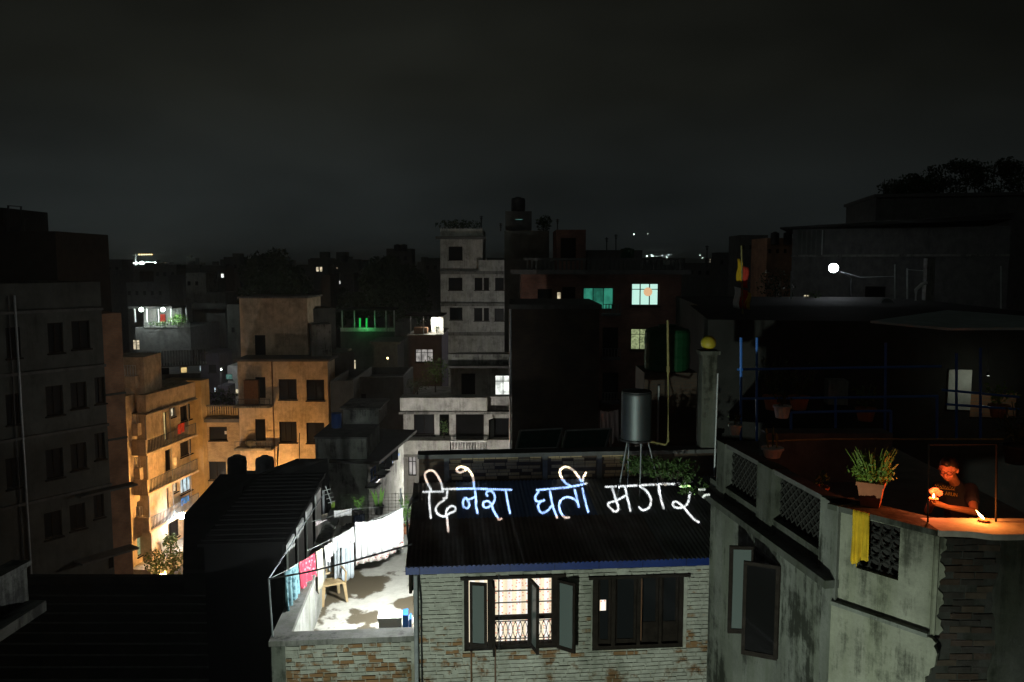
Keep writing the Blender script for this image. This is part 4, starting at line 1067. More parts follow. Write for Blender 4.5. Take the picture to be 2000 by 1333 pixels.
# ================================================================== PROJECTOR AND FLOODLIGHT ON THE VIEWER'S BUILDING
vb = thing('viewing_building', 'plain concrete building under the viewpoint, behind the picture edge', 'building', (0, -4, 0))
MB().wbox(-9, 9, -10, -.6, 0, 18.3).build('wall', 'plaster_dim', vb)
MB().wbox(-9, 9, -.75, -.6, 18.3, 19.2).build('parapet', 'plaster_dim', vb)
FLP = Vector((-2.6, -.1, 12.2))
fl_ = thing('flood_lamp', 'flood lamp on the wall below the viewpoint facing the brick house', 'lamp', FLP + Vector((0, -.3, 0)))
MB().wbox(FLP.x - .2, FLP.x + .2, -.6, -.34, FLP.z - .13, FLP.z + .13).build('housing', 'metal_dark', fl_)
aim = Vector((1.5, 11.0, 13.6))
fo = lamp('flood_light', 'SPOT', FLP, 4000, (.86, 1.0, .86), .12, spot_size=R(66), spot_blend=.6)
fo.rotation_euler = (aim - FLP).to_track_quat('-Z', 'Y').to_euler()

# handwriting, in photograph pixels, thrown by the projector
sA = lambda L_: [(780 + x_ / 6.25, 860 + y_ / 6.25) for x_, y_ in L_]
sB = lambda L_: [(1080 + x_ / 6.25, 860 + y_ / 6.25) for x_, y_ in L_]
STROKES = [
 sA([(385,605),(340,520),(312,440),(325,395),(380,370),(430,390),(480,460),(515,540),(530,635)]), sA([(295,632),(535,628)]), sA([(368,650),(365,760),(385,950)]),
 sA([(535,598),(700,596),(900,592),(1140,600),(1365,608)]), sA([(585,620),(575,708)]), sA([(538,710),(575,708)]),
 sA([(545,735),(490,770),(445,830),(460,890),(510,925),(560,928),(620,890),(670,870),(685,830),(650,805),(600,825),(570,880),(585,980),(597,1115)]),
 sA([(910,575),(905,490),(880,410),(830,350),(760,325),(710,340),(705,375),(740,395),(790,375),(820,355)]),
 sA([(925,625),(935,720),(935,800),(955,890)]), sA([(925,690),(850,725),(800,705),(775,770),(790,815),(830,830),(855,790),(832,735),(800,708)]),
 sA([(1075,680),(1060,650),(1080,625),(1130,625),(1165,690),(1150,760),(1100,810),(1050,825),(1020,790),(1035,755),(1080,745),(1120,780),(1150,860),(1190,930),(1215,970),(1245,960)]),
 sA([(1300,625),(1320,750),(1350,890)]),
 [(1048.8,957.6),(1080,954.8),(1112,951.5),(1145.6,944.8)],
 sA([(1700,630),(1660,690),(1670,740),(1720,750),(1765,735)]), sA([(1720,755),(1695,800),(1710,860),(1750,890),(1810,860),(1860,800)]), sA([(1840,625),(1870,800),(1925,945)]),
 sB([(265,610),(290,700),(315,815)]), sB([(300,760),(250,715),(170,695),(100,730),(75,800),(95,880),(140,940),(195,945)]), sB([(360,595),(390,730),(430,880)]),
 sB([(215,560),(150,520),(100,450),(85,380),(120,335),(180,330),(250,370),(300,430),(345,500)]), sB([(365,500),(370,460),(400,405)]),
 sB([(645,572),(900,560),(1120,548),(1330,535)]), sB([(1330,535),(1500,535),(1700,528)]),
 sB([(725,590),(760,700),(795,820),(790,860),(750,870),(690,820),(670,780),(700,760),(780,735),(880,680)]), sB([(880,580),(905,690),(945,860)]),
 sB([(1085,580),(1150,630),(1195,720),(1180,810),(1130,850),(1085,850),(1050,820)]), sB([(1285,570),(1310,690),(1350,835)]),
 sB([(1750,590),(1700,600),(1670,660),(1655,740),(1620,800),(1560,825),(1490,820),(1460,780),(1490,750),(1540,770),(1600,830),(1680,920),(1740,980),(1780,1000)]) ]
def spline(p):
    if len(p) < 3: return p
    p = [p[0]] + p + [p[-1]]; o_ = []
    for i in range(1, len(p) - 2):
        for k in range(6):
            t_ = k / 6; q = [.5 * (2 * p[i][c] + (p[i + 1][c] - p[i - 1][c]) * t_ + (2 * p[i - 1][c] - 5 * p[i][c] + 4 * p[i + 1][c] - p[i + 2][c]) * t_ ** 2 + (-p[i - 1][c] + 3 * p[i][c] - 3 * p[i + 1][c] + p[i + 2][c]) * t_ ** 3) for c in (0, 1)]
            o_.append(tuple(q))
    return o_ + [p[-1]]
A3 = lambda v: np.array(v[:])
rp0 = HF.pt(0, roofz(0) + .012, 0); rn = (HF.pt(1, roofz(0), 0) - HF.pt(0, roofz(0), 0)).cross(HF.pt(0, roofz(-1), -1) - HF.pt(0, roofz(0), 0)).normalized()
m, n, l, b, o = newmat('slide_film'); n.remove(b); tr = n.new('ShaderNodeBsdfTransparent'); an_ = n.new('ShaderNodeAttribute'); an_.attribute_name = 'film'
l.new(an_.outputs['Color'], tr.inputs[0]); l.new(tr.outputs[0], o.inputs[0])
SD = .30
def projector(label, PJ, x0w, x1w, strokes):
    """a slide projector: lamp, film with one handwritten word, opaque mount"""
    ctr = P((x0w + x1w) / 2, 965, 14.2); pdir = (ctr - PJ).normalized(); pr_r = pdir.cross(Vector((0, 0, 1))).normalized(); pr_u = pr_r.cross(pdir)
    HX = (x1w - x0w) / 2 / F + .006; HY = .052; NX = int((x1w - x0w) / .62); NY = 240
    TX, TY = np.meshgrid(np.linspace(-HX, HX, NX), np.linspace(-HY, HY, NY))
    D = A3(pdir)[None, None] + TX[..., None] * A3(pr_r) + TY[..., None] * A3(pr_u)
    # roof plane, then the wall behind it
    t1 = np.dot(A3(rp0 - PJ), A3(rn)) / (D @ A3(rn)); t2 = np.dot(A3(BW.pt(0, 0, 0) - Vector((PJ.x, PJ.y, 0))), A3(BW.n)) / (D @ A3(BW.n))
    tt = np.where((t1 > 0) & (t1 < t2), t1, t2)
    rel = A3(PJ)[None, None] + D * tt[..., None] - A3(EYE); dz_ = rel @ A3(FW); PX = 1000 + F * (rel[..., 0]) / dz_; PY = 666.5 - F * (rel @ A3(UP)) / dz_
    dist = np.full(PX.shape, 1e9)
    for s_ in strokes:
        q = np.array(spline(s_))
        sel = (PX > q[:, 0].min() - 6) & (PX < q[:, 0].max() + 6) & (PY > q[:, 1].min() - 6) & (PY < q[:, 1].max() + 6); X, Y_ = PX[sel], PY[sel]; dd = np.full(X.shape, 1e9)
        for a_, b_ in zip(q[:-1], q[1:]):
            v = b_ - a_; L2 = max(1e-9, v @ v); t_ = np.clip(((X - a_[0]) * v[0] + (Y_ - a_[1]) * v[1]) / L2, 0, 1)
            dd = np.minimum(dd, np.hypot(X - a_[0] - t_ * v[0], Y_ - a_[1] - t_ * v[1]))
        dist[sel] = np.minimum(dist[sel], dd)
    ink = np.clip((2.35 - dist) / .9, 0, 1)
    var_ = sum(np.sin(PX * fx + PY * fy + ph) for fx, fy, ph in ((.11, .07, 0), (.053, -.09, 2), (.31, .22, 1), (-.23, .37, 4))) / 4
    film = .0006 + ink * np.clip(.80 + .40 * var_, .35, 1)
    t = thing('projector', label, 'projector', PJ - Vector((0, 0, .1)))
    V = (A3(PJ)[None, None] + D * SD).reshape(-1, 3) - np.array(t['org'])
    slide = bpy.data.meshes.new('slide')
    idx = np.arange(NX * NY).reshape(NY, NX); Q = np.stack([idx[:-1, :-1], idx[:-1, 1:], idx[1:, 1:], idx[1:, :-1]], -1).reshape(-1, 4)
    slide.vertices.add(len(V)); slide.vertices.foreach_set('co', V.ravel()); slide.loops.add(Q.size); slide.loops.foreach_set('vertex_index', Q.ravel())
    slide.polygons.add(len(Q)); slide.polygons.foreach_set('loop_start', np.arange(0, Q.size, 4)); slide.update(calc_edges=True)
    at = slide.attributes.new('film', 'FLOAT_COLOR', 'POINT'); fc = np.ones((len(V), 4)); fc[:, :3] = film.reshape(-1, 1); at.data.foreach_set('color', fc.ravel())
    slide.materials.append(MAT('slide_film')); so2 = bpy.data.objects.new('slide', slide); COL.objects.link(so2); so2.parent = t
    sp_ = lambda x_, y_, d_: PJ + (pdir + pr_r * x_ + pr_u * y_) * d_
    mt = MB(); O2 = .2
    for (xa, xb, ya, yb) in ((-O2, -HX, -O2, O2), (HX, O2, -O2, O2), (-HX, HX, HY, O2), (-HX, HX, -O2, -HY)): mt.quad(sp_(xa, ya, SD), sp_(xb, ya, SD), sp_(xb, yb, SD), sp_(xa, yb, SD))
    mt.build('slide_mount', 'metal_dark', t, solid=.004)
    MB().wbox(PJ.x - .1, PJ.x + .1, PJ.y - .4, PJ.y - .12, PJ.z - .09, PJ.z + .09).build('housing', 'metal_dark', t)
    po = lamp('projector_light', 'SPOT', PJ, 210000, (.93, .97, 1.0), .00012, spot_size=2 * math.atan(math.hypot(HX, .043)) * 1.01, spot_blend=.02)
    po.rotation_euler = pdir.to_track_quat('-Z', 'Y').to_euler()
projector('left of three slide projectors beside the viewpoint', Vector((.10, .05, 19.6)), 818, 1010, STROKES[:12])
projector('middle one of three slide projectors beside the viewpoint', Vector((.45, .05, 19.6)), 1036, 1158, STROKES[12:21])
projector('right of three slide projectors beside the viewpoint', Vector((.80, .05, 19.6)), 1174, 1380, STROKES[21:])

# ================================================================== THE RIGHT-HAND ROOF GARDEN
col = thing('gate_column', 'mouldy concrete column topped with a yellow globe', 'column', P(1384, 860, 13.0))
c_ = P(1384, 692, 13.0); MB().wbox(c_.x - .12, c_.x + .12, 12.9, 13.15, P(1384, 872, 13).z, c_.z).build('shaft', 'plaster_black', col)
MB().wbox(c_.x - .16, c_.x + .16, 12.86, 13.19, c_.z, c_.z + .06).build('cap', 'plaster_black', col)
MB().ball(c_ + Vector((.0, .03, .06 + .12)), .125, 18, 12).build('globe', 'yellow_paint', col, smooth=True)
tag(MB().tube([P(1402, 730, 12.4), P(1396, 900, 12.3), P(1393, 1090, 12.2), P(1392, 1340, 12.2)], .014, 6).build('downpipe', 'metal_grey'), 'slim grey pipe running down between the two houses', 'pipe')
bf = thing('pipe_frame', 'blue painted pipe railing around the right roof garden', 'railing', P(1640, 800, 13.5))
def bp_(pts, Y): MB().tube([P(x_, y_, Y) for x_, y_ in pts], .022, 6).build('pipe', 'blue_pipe', bf)
Yb = 13.2
bp_([(1447, 860), (1447, 660)], Yb); bp_([(1447, 779), (1640, 777), (1832, 774)], Yb); bp_([(1440, 722), (1640, 719), (1838, 716)], Yb + .3)
bp_([(1478, 862), (1478, 660)], Yb + .6); bp_([(1632, 862), (1632, 777)], Yb); bp_([(1728, 860), (1730, 670)], Yb + .4); bp_([(1830, 860), (1830, 774)], Yb); bp_([(1545, 806), (1640, 804), (1740, 803)], Yb - .3)
bp_([(1545, 862), (1545, 806)], Yb - .3); bp_([(1740, 862), (1740, 803)], Yb - .3)
bp_([(1868, 860), (1868, 690)], Yb + .3); bp_([(1915, 860), (1915, 680)], Yb); bp_([(1840, 762), (1990, 776)], Yb); bp_([(1848, 790), (1990, 800)], Yb)
rg_ = thing('rear_house', 'dark low house closing off the right roof garden', 'house', P(1700, 900, 17) * 1)
RG = FR(1395, 17.0, 2040, 16.0); ur = RG.hit(2040, 700)[0]
za = RG.hit(1700, 628)[1]
WR = RG.rect(1852, 722, 1990, 812)
mb = MB(); wall_holes(mb, RG, -.1, ur, 0, za, [], .1); mb.quad(RG.pt(-.1, za, 0), RG.pt(ur, za, 0), RG.pt(ur, za, -6), RG.pt(-.1, za, -6)); mb.quad(RG.pt(-.1, 0, -6), RG.pt(-.1, 0, 0), RG.pt(-.1, za, 0), RG.pt(-.1, za, -6))
mb.build('wall', 'black_roof', rg_)
MB().box(RG, RG.hit(1850, 760)[0], RG.hit(1895, 760)[0], RG.hit(1870, 800)[1], RG.hit(1870, 722)[1], .004, .05).build('white_panel', 'pot_white', rg_)
MB().box(RG, RG.hit(1896, 760)[0], RG.hit(1985, 760)[0], RG.hit(1930, 815)[1], RG.hit(1930, 768)[1], .004, .03).build('brick_panel', 'brick_orange', rg_)
MB().box(RG, RG.hit(1605, 700)[0], RG.hit(1642, 700)[0], RG.hit(1620, 780)[1], RG.hit(1620, 735)[1], .3, .7).build('pedestal', 'concrete', rg_)
tag(MB().slab([P(1700, 627, 14.5), P(1850, 641, 13.2), P(2030, 640, 12.6), P(2040, 620, 15.5), P(1850, 606, 16.4)], .04).build('canopy', 'tarp'), 'pale sheet canopy over the far right roof garden', 'canopy')
lamp('garden_bulb', 'POINT', P(1930, 742, 15.4), 4, (.9, 1, .8), .05)
gb = thing('garden_lamp', 'weak bulb over the pale and brick panels far right', 'lamp', P(1930, 735, 15.45))
MB().tube([P(1930, 730, 15.45), P(1930, 645, 15.45)], .006, 5).build('flex', 'metal_dark', gb); MB().lathe(P(1930, 735, 15.45), [(.02, 0), (.04, .02), (.015, .07)], 10).build('socket', 'metal_dark', gb)
random.seed(44)
planter('white pot with low plant under the lower blue pipe', 1527, 816, 12.9, 6, .25, .2, 'foliage_dark', 'pot_white', pr=.14, ph=.2)
planter('bushy plant behind the left blue railing', 1510, 800, 14.2, 12, .75, .4, 'foliage_dark', 'terracotta', pr=.18, ph=.25)
planter('bushy plant left of the grey pedestal', 1560, 800, 14.6, 12, .7, .4, 'foliage_dark', 'terracotta', pr=.18, ph=.25)
planter('broad-leaved plant right of the lower blue pipe', 1690, 822, 13.4, 10, .45, .3, 'foliage', 'terracotta', pr=.16, ph=.22)
planter('yellow-green plant in front of the brick panel', 1950, 815, 13.6, 10, .4, .3, 'foliage_lime', 'terracotta', pr=.16, ph=.22)
planter('dark shrub in pot at the ledge behind the person', 1985, 905, 10.5, 12, .6, .35, 'foliage_dark', 'tank_black', pr=.18, ph=.25)
tag(MB().wbox(P(1510, 0, 13).x, P(1760, 0, 13).x, 12.6, 13.0, ZCN + .001, ZCN + .8).build('planting_trough', 'concrete_dark'), 'long concrete planting trough under the blue pipes', 'trough')
tag(MB().tube([P(1500, 862, 11.5), P(1620, 858, 11.5), P(1960, 858, 11.3)], .014, 5).build('rail_bar', 'bamboo'), 'long thin bamboo bar above the parapet terrace', 'pole')
# prayer flags on a pole
fg = thing('prayer_flag', 'red yellow and white cloth flag strips hanging from a pole', 'flag', P(1452, 690, 19))
MB().tube([P(1452, 690, 19), P(1448, 480, 19)], .02, 6).build('pole', 'bamboo', fg)
for k, (x0, y0, x1, h_, mt_) in enumerate(((1440, 505, 1450, .55, 'cloth_yellow'), (1450, 520, 1462, .5, 'cloth_red'), (1434, 560, 1446, .5, 'cloth_white'), (1446, 565, 1460, .45, 'cloth_red'), (1456, 570, 1466, .4, 'cloth_yellow'))):
    a_, b_ = P(x0, y0, 19), P(x1, y0 + 3, 19); mb = MB(); nn = 6
    for j in range(7):
        for i in range(nn + 1): mb.v.append(a_ + (b_ - a_) * (i / nn + .2 * math.sin(j)) + Vector((0, .03 * math.sin(i * 2 + j), -h_ * j / 6)))
    for j in range(6):
        for i in range(nn): q = j * (nn + 1) + i; mb.f.append((q, q + 1, q + nn + 2, q + nn + 1))
    mb.build('flag_strip', mt_, fg, smooth=True, solid=.004)

# ================================================================== LEFT: THE LANE AND ITS BUILDINGS
def U(fr, px, py=600, w=0): return fr.hit(px, py, w)[0]
def Z(fr, px, py, w=0): return fr.hit(px, py, w)[1]
D1 = dict(nv=1); D2 = dict(nv=2); DW = dict(nv=0, sill=False, pane='void')
LF = Frame(P(130, 515, 35), (.59, .81))
wl = [((92, 631, 122, 690), D1), ((139, 627, 174, 682), D1), ((88, 754, 122, 812), D1), ((137, 747, 168, 798), D1), ((184, 737, 204, 789), D1),
      ((88, 877, 122, 935), D1), ((137, 866, 168, 918), D1), ((184, 846, 204, 898), D1), ((85, 1000, 120, 1052), D1), ((135, 985, 166, 1035), D1), ((182, 966, 202, 1012), D1),
      ((10, 770, 38, 830), D1), ((10, 640, 38, 700), D1), ((10, 895, 38, 955), D1)]
ua, ub = U(LF, -60, 800), U(LF, 208, 800); zt = Z(LF, 150, 574)
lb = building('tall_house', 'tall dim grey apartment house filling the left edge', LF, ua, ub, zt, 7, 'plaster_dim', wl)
for y in (609, 724, 845, 968):
    z = Z(LF, 130, y); MB().box(LF, ua, ub + .03, z, z + .12, 0.002, .12).build('floor_band', 'concrete_dark', lb)
parapet(lb, LF, ua, ub, zt, .5, 7, 'plaster_dim')
MB().tube([LF.pt(U(LF, 40, 800), 0, .08), LF.pt(U(LF, 40, 800), zt, .08)], .05, 6).build('drain_pipe', 'metal_grey', lb)
MB().tube([LF.pt(U(LF, 27, 800), 0, .06), LF.pt(U(LF, 27, 800), zt, .06)], .03, 6).build('drain_pipe', 'metal_dark', lb)
b2 = thing('brick_annex', 'narrow brick strip house beside the dim house, lit orange at its foot', 'house', LF.pt(ub + .5, 0, -2))
uc = U(LF, 246, 800); zb2 = Z(LF, 225, 612)
MB().box(LF, ub + .01, uc, 0, zb2, -6, -.02).build('wall', 'brick_orange', b2)
for y in (772, 860): z = Z(LF, 225, y); MB().box(LF, ub + .012, uc + .02, z, z + .10, -.018, .03).build('floor_band', 'plaster_dim', b2)
z = Z(LF, 200, 958); MB().box(LF, ub - 1.6, uc + .1, z, z + .09, .005, .55).build('awning', 'concrete_dark', b2)
z = Z(LF, 190, 1085); MB().box(LF, ub - 1.8, uc - .1, z, z + .09, .005, .8).build('awning', 'concrete_dark', b2)
window(LF, b2, LF.rect(212, 1085, 220, 1110), 'lit_teal', w=.12, sill=False)
bk = building('roof_block', 'black roof structure with pipe frame behind the dim left house', FR(-60, 46, 116, 46), 0, U(FR(-60, 46, 116, 46), 116), P(60, 452, 46).z, 6, 'black_roof')
bk2 = building('roof_block', 'small black stair tower at the very left skyline', FR(-60, 52, 17, 52), 0, U(FR(-60, 52, 17, 52), 17), P(10, 406, 52).z, 5, 'black_roof')
tag(MB().tube([P(16, 452, 47), P(16, 402, 47), P(41, 404, 47), P(41, 452, 47)], .06, 6).build('pipe_frame', 'metal_dark'), 'bent pipe frame on the black left rooftop', 'pipe')
tag(MB().tube([P(49, 452, 47), P(49, 427, 47)], .05, 5).tube([P(45, 427, 47), P(54, 427, 47)], .04, 5).build('roof_aerial', 'metal_dark'), 'short aerial right of the bent pipe frame', 'aerial')

# ---- orange-lit apartment house with balconies
OF = Frame(P(288, 515, 50), (.15, .989)); BD = -.95
o0, o1 = U(OF, 288, 850), U(OF, 385, 850)
od = lambda px: OF.hit(px, 900, BD)[0]
apt = thing('balcony_house', 'orange-lit apartment house with stacked railed balconies along the lane', 'building', OF.pt(o1 / 2, 0, -4))
lv = [Z(OF, 290, y) for y in (885, 964, 1039)]; ztop = Z(OF, 290, 771); zrf = Z(OF, 290, 806)
ow = [((268, 815, 300, 853), D2), ((315, 805, 327, 862), dict(nv=0, pane='lit_warm', sill=False)), ((352, 792, 373, 822), D1), ((334, 797, 342, 815), dict(nv=0, pane='lit_cream')),
      ((268, 893, 300, 932), D2), ((316, 880, 334, 922), DW), ((352, 862, 375, 890), D1),
      ((268, 973, 300, 1010), D2), ((302, 962, 309, 990), DW), ((316, 955, 330, 997), dict(nv=0, pane='void', sill=False)), ((338, 940, 347, 962), dict(nv=0, pane='lit_cream')), ((352, 933, 375, 962), dict(nv=2, pane='lit_cool')),
      ((268, 1048, 284, 1085), dict(nv=0, pane='lit_lime')), ((286, 1040, 306, 1072), dict(nv=1, pane='lit_lime')), ((322, 1020, 350, 1055), D1)]
rs = []
for r_, k_ in ow:
    a_, b_ = OF.hit(r_[0], (r_[1] + r_[3]) / 2, BD)[0], OF.hit(r_[2], (r_[1] + r_[3]) / 2, BD)[0]; xm = (r_[0] + r_[2]) / 2
    rs.append((a_, b_, OF.hit(xm, r_[3], BD)[1], OF.hit(xm, r_[1], BD)[1]))
mb = MB(); wall_holes(mb, OF, o0 - 1.2, o1 + .6, 0, ztop, rs, .14, BD)
pq = [OF.pt(o0 - 1.2, 0, BD), OF.pt(o1 + .6, 0, BD), OF.pt(o1 + .6, 0, -8), OF.pt(o0 - 1.2, 0, -8)]
mb.quad(pq[3], pq[0], T(pq[0], ztop), T(pq[3], ztop)); mb.quad(pq[1], pq[2], T(pq[2], ztop), T(pq[1], ztop)); mb.quad(*[T(p, ztop) for p in pq])
mb.build('wall', 'plaster_cream', apt)
for r_, (_, k_) in zip(rs, ow): window(OF, apt, r_, w=BD, **k_)
MB().box(OF, o0 - .02, o1, zrf, ztop, -.6, 0).build('roof_parapet', 'plaster_cream', apt)
MB().box(OF, o0 - .1, o1 + .02, zrf - .09, zrf - .002, BD + .002, .12).build('roof_slab', 'concrete', apt)
for z in lv:
    MB().box(OF, o0 - .25, o1, z - .14, z, BD + .002, .04).build('balcony_slab', 'plaster_cream', apt)
    rail(apt, OF, o0 + .05, o1 - .1, z + .06, z + .82, 0, step=.16, r=.018)
    for px in (288, 336, 372): u = U(OF, px, 900); MB().box(OF, u, u + .045, z + .001, z + 2.3, -.06, -.02).build('post', 'metal_grey', apt)
    MB().box(OF, o0 - .24, o0 - .1, z + .001, z + .85, BD + .003, .0).build('side_panel', 'plaster_cream', apt)
# end wing facing the viewer, with small balconies
EW = FR(240, 49.2, 268, 49.2); ew = thing('end_wing', 'orange end wing with small pale balcony rails beside the balcony house', 'building', EW.pt(.5, 0, -2))
MB().box(EW, -2.0, U(EW, 268), 0, Z(EW, 255, 700), -3.0, -.5).build('wall', 'plaster_cream', ew)
for y in (745, 838, 925, 1020):
    z = Z(EW, 255, y + 14); MB().box(EW, -1.6, U(EW, 258), z, z + .75, -.48, 0).build('balcony_front', 'plaster_cream', ew)
    rail(ew, EW, -1.6, U(EW, 258), z + .752, z + 1.45, -.1, 'balustrade', .17, .03)
# lower white-lit plinth of the lane
MB().box(OF, o0 - 1.0, o1 + .3, 0, .9, BD + .01, .5).build('plinth', 'plaster_white', apt)
bl = thing('bracket_lamp', 'glaring white lamp under the lowest orange balcony', 'lamp', P(355, 1008, 52))
lp = P(355, 1008, 52); MB().ball(lp, .22, 10, 8).build('bulb', 'lamp_white', bl); MB().tube([lp + Vector((-.1, .1, .1)), lp + Vector((-.6, .3, .3))], .03, 5).build('arm', 'metal_dark', bl)
lamp('bracket_light', 'POINT', lp + Vector((.25, -.3, -.15)), 340, (.82, .93, 1.0), .1)
# street lamp, sodium, hidden behind the black roof
sl = thing('street_lamp', 'sodium street lamp in the lane behind the black roof', 'lamp', P(470, 1000, 47) * 1)
sp0 = P(436, 975, 49.5); MB().tube([Vector((sp0.x, sp0.y + .5, 0)), Vector((sp0.x, sp0.y + .5, sp0.z + .2)), sp0 + Vector((0, 0, .2))], .05, 6).build('post', 'metal_grey', sl)
MB().ball(sp0, .14, 10, 7, (1.6, .9, .5)).build('lamp_head', 'lamp_sodium', sl)
lamp('street_light', 'POINT', sp0 - Vector((0, 0, .15)), 2600, (1, .50, .15), .12)
sl2 = thing('street_lamp', 'second sodium lamp low in the lane before the brick strip', 'lamp', P(300, 1130, 40))
sp1 = P(318, 1123, 41); MB().tube([Vector((sp1.x, sp1.y + .3, 0)), Vector((sp1.x, sp1.y + .3, sp1.z + .2)), sp1 + Vector((0, 0, .15))], .05, 6).build('post', 'metal_grey', sl2)
MB().ball(sp1, .12, 10, 7, (1.6, .9, .5)).build('lamp_head', 'lamp_sodium', sl2)
lamp('lane_light', 'POINT', sp1 - Vector((0, 0, .12)), 480, (1, .45, .12), .1)
random.seed(4)
for lab, px, py, Y, rx, rz, n_ in (('dark bush at the foot of the brick strip house', 200, 1108, 43, .9, .7, 260), ('leafy shrub before the lowest orange windows', 305, 1100, 44, .7, .9, 320), ('bluish-lit shrub under the glaring white lamp', 338, 1095, 46, .8, 1.0, 360), ('small round bush on the white lane wall', 333, 1058, 51, .5, .6, 200)):
    t = thing('shrub', lab, 'shrub', P(px, py + 25, Y)); mb = MB(); shrub(mb, P(px, py, Y), rx, rx * .8, rz, n_, .22); mb.build('leaves', 'foliage', t)
    MB().tube([P(px, py + 45, Y), P(px, py, Y)], .05, 5).build('stem', 'bark', t)

cloth('hanging_cloth', 'red cloth over the top orange balcony railing', OF.pt(U(OF, 346, 820), lv[0] + 1.15, .03), OF.pt(U(OF, 360, 820), lv[0] + 1.15, .03), .7, 'cloth_red', 2, .04, 0, .6)
cloth('hanging_cloth', 'blue cloth over the third orange balcony railing', OF.pt(U(OF, 352, 960), lv[2] + 1.05, .03), OF.pt(U(OF, 368, 960), lv[2] + 1.05, .03), .5, 'blue_pipe', 2, .04, 0, .45)
cloth('hanging_cloth', 'pale cloth pinned on the second orange balcony', OF.pt(U(OF, 342, 880), lv[1] + 1.5, -.2), OF.pt(U(OF, 350, 880), lv[1] + 1.5, -.2), .9, 'cloth_beige', 2, .04, 0, .9)
# ---- building with slatted railing above the apartment house
SR = FR(240, 60, 386, 62); sr = building('slatted_house', 'dark house with long slatted roof railing above the balcony house', SR, 0, U(SR, 386), Z(SR, 310, 735), 7, 'concrete_dark',
     [((352, 717, 366, 730), dict(nv=0, pane='lit_warm', sill=False)), ((290, 720, 330, 733), DW)])
z = Z(SR, 310, 716); MB().box(SR, -.3, U(SR, 386) + .5, z, z + .12, -1, .8).build('slab', 'concrete_dark', sr)
u = -.2; k = 0
while u < U(SR, 386) + .4:
    MB().box(SR, u, u + .10, z + .12, z + 1.25, .72, .76).build('slat', 'plaster_dim', sr); u += .2
for lab, px, w_, h_ in (('squat tank beneath the slatted railing', 310, 16, .9),): tank('roof_tank', lab, P(px, 765, 56), .5, .9, 'concrete', 2)
RBK = building('rear_wall_block', 'dark wedge wall right of the balcony house roof', FR(383, 56.5, 408, 58), 0, 1.0, P(395, 742, 57).z, 3, 'plaster_ochre')

# ---- orange tower house
CF = FR(457, 54, 637, 54); cu_ = U(CF, 637)
ct = building('tower_house', 'orange-lit square house with two balconies and four dark windows', CF, 0, cu_, Z(CF, 540, 706), 7, 'plaster_cream',
    [((544, 741, 579, 781), D1), ((598, 742, 633, 783), D1), ((545, 824, 579, 865), D2), ((598, 826, 633, 866), D1), ((498, 737, 518, 778), DW), ((498, 819, 518, 862), DW), ((546, 908, 580, 945), D1)])
coping(ct, CF, 0, cu_, Z(CF, 540, 706), 7, 'concrete_dark', .2, .14)
for y in (790, 872):
    z = Z(CF, 495, y); MB().box(CF, -.15, U(CF, 529), z - .12, z, .002, .8).build('balcony_slab', 'concrete', ct)
    rail(ct, CF, -.1, U(CF, 528), z + .02, z + .50, .76, step=.35, name='railing')
MB().box(CF, .55, 1.5, Z(CF, 495, 788), Z(CF, 495, 741), .12, .5).build('draped_cupboard', 'wood_brown', ct)
MB().ball(CF.pt(.9, Z(CF, 495, 864), .4), .4, 10, 7, (1, .6, .8)).build('bundle', 'concrete_dark', ct)
MB().box(CF, U(CF, 527), U(CF, 527) + .06, 0, Z(CF, 540, 707), .004, .06).build('drain_pipe', 'wood_brown', ct)
C2 = FR(465, 56.5, 600, 56.5); ct2 = building('stair_tower', 'orange stair tower with dark door on the square house roof', C2, 0, U(C2, 600), Z(C2, 530, 583), 4, 'plaster_cream', [((497, 655, 518, 700), DW)], z0=Z(CF, 540, 706))
coping(ct2, C2, 0, U(C2, 600), Z(C2, 530, 583), 4, 'concrete', .12, .12)
C3 = FR(600, 58, 655, 59); ct3 = building('stair_tower', 'grey block stepped right of the orange stair tower', C3, 0, U(C3, 655), Z(C3, 630, 603), 3, 'plaster_dim', z0=Z(CF, 540, 706))
C4 = FR(605, 55.5, 646, 56); ct4 = building('roof_box', 'low pale box on the roof edge right of the stair tower', C4, 0, U(C4, 646), Z(C4, 625, 634), 2.2, 'plaster_grey', z0=Z(CF, 540, 706))
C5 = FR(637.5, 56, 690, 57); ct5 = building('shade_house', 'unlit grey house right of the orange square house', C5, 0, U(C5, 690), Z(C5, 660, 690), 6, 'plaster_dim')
# yellow small house
YF = FR(384, 57, 461, 57); yu = U(YF, 461)
yh = building('yellow_house', 'small yellow house with boarded window beside the orange square house', YF, 0, yu, Z(YF, 420, 816), 5, 'brick_ochre', [((408, 834, 443, 861), dict(nv=0, pane='pane_dark')), ((403, 902, 441, 938), D1)])
coping(yh, YF, -.1, yu, Z(YF, 420, 824), 4, 'concrete_dark', .3, .25)
zy = Z(YF, 420, 811); u = .1
while u < yu - .1: MB().box(YF, u, u + .07, zy, zy + .62, -.05, -.01).build('slat', 'plaster_ochre', yh); u += .17
MB().box(YF, 0, yu, zy + .622, zy + .70, -.08, .02).build('top_rail', 'concrete_dark', yh)
MB().box(YF, U(YF, 429), U(YF, 435), Z(YF, 430, 849), Z(YF, 430, 843), -.12, -.10).build('notice', 'pot_white', yh)

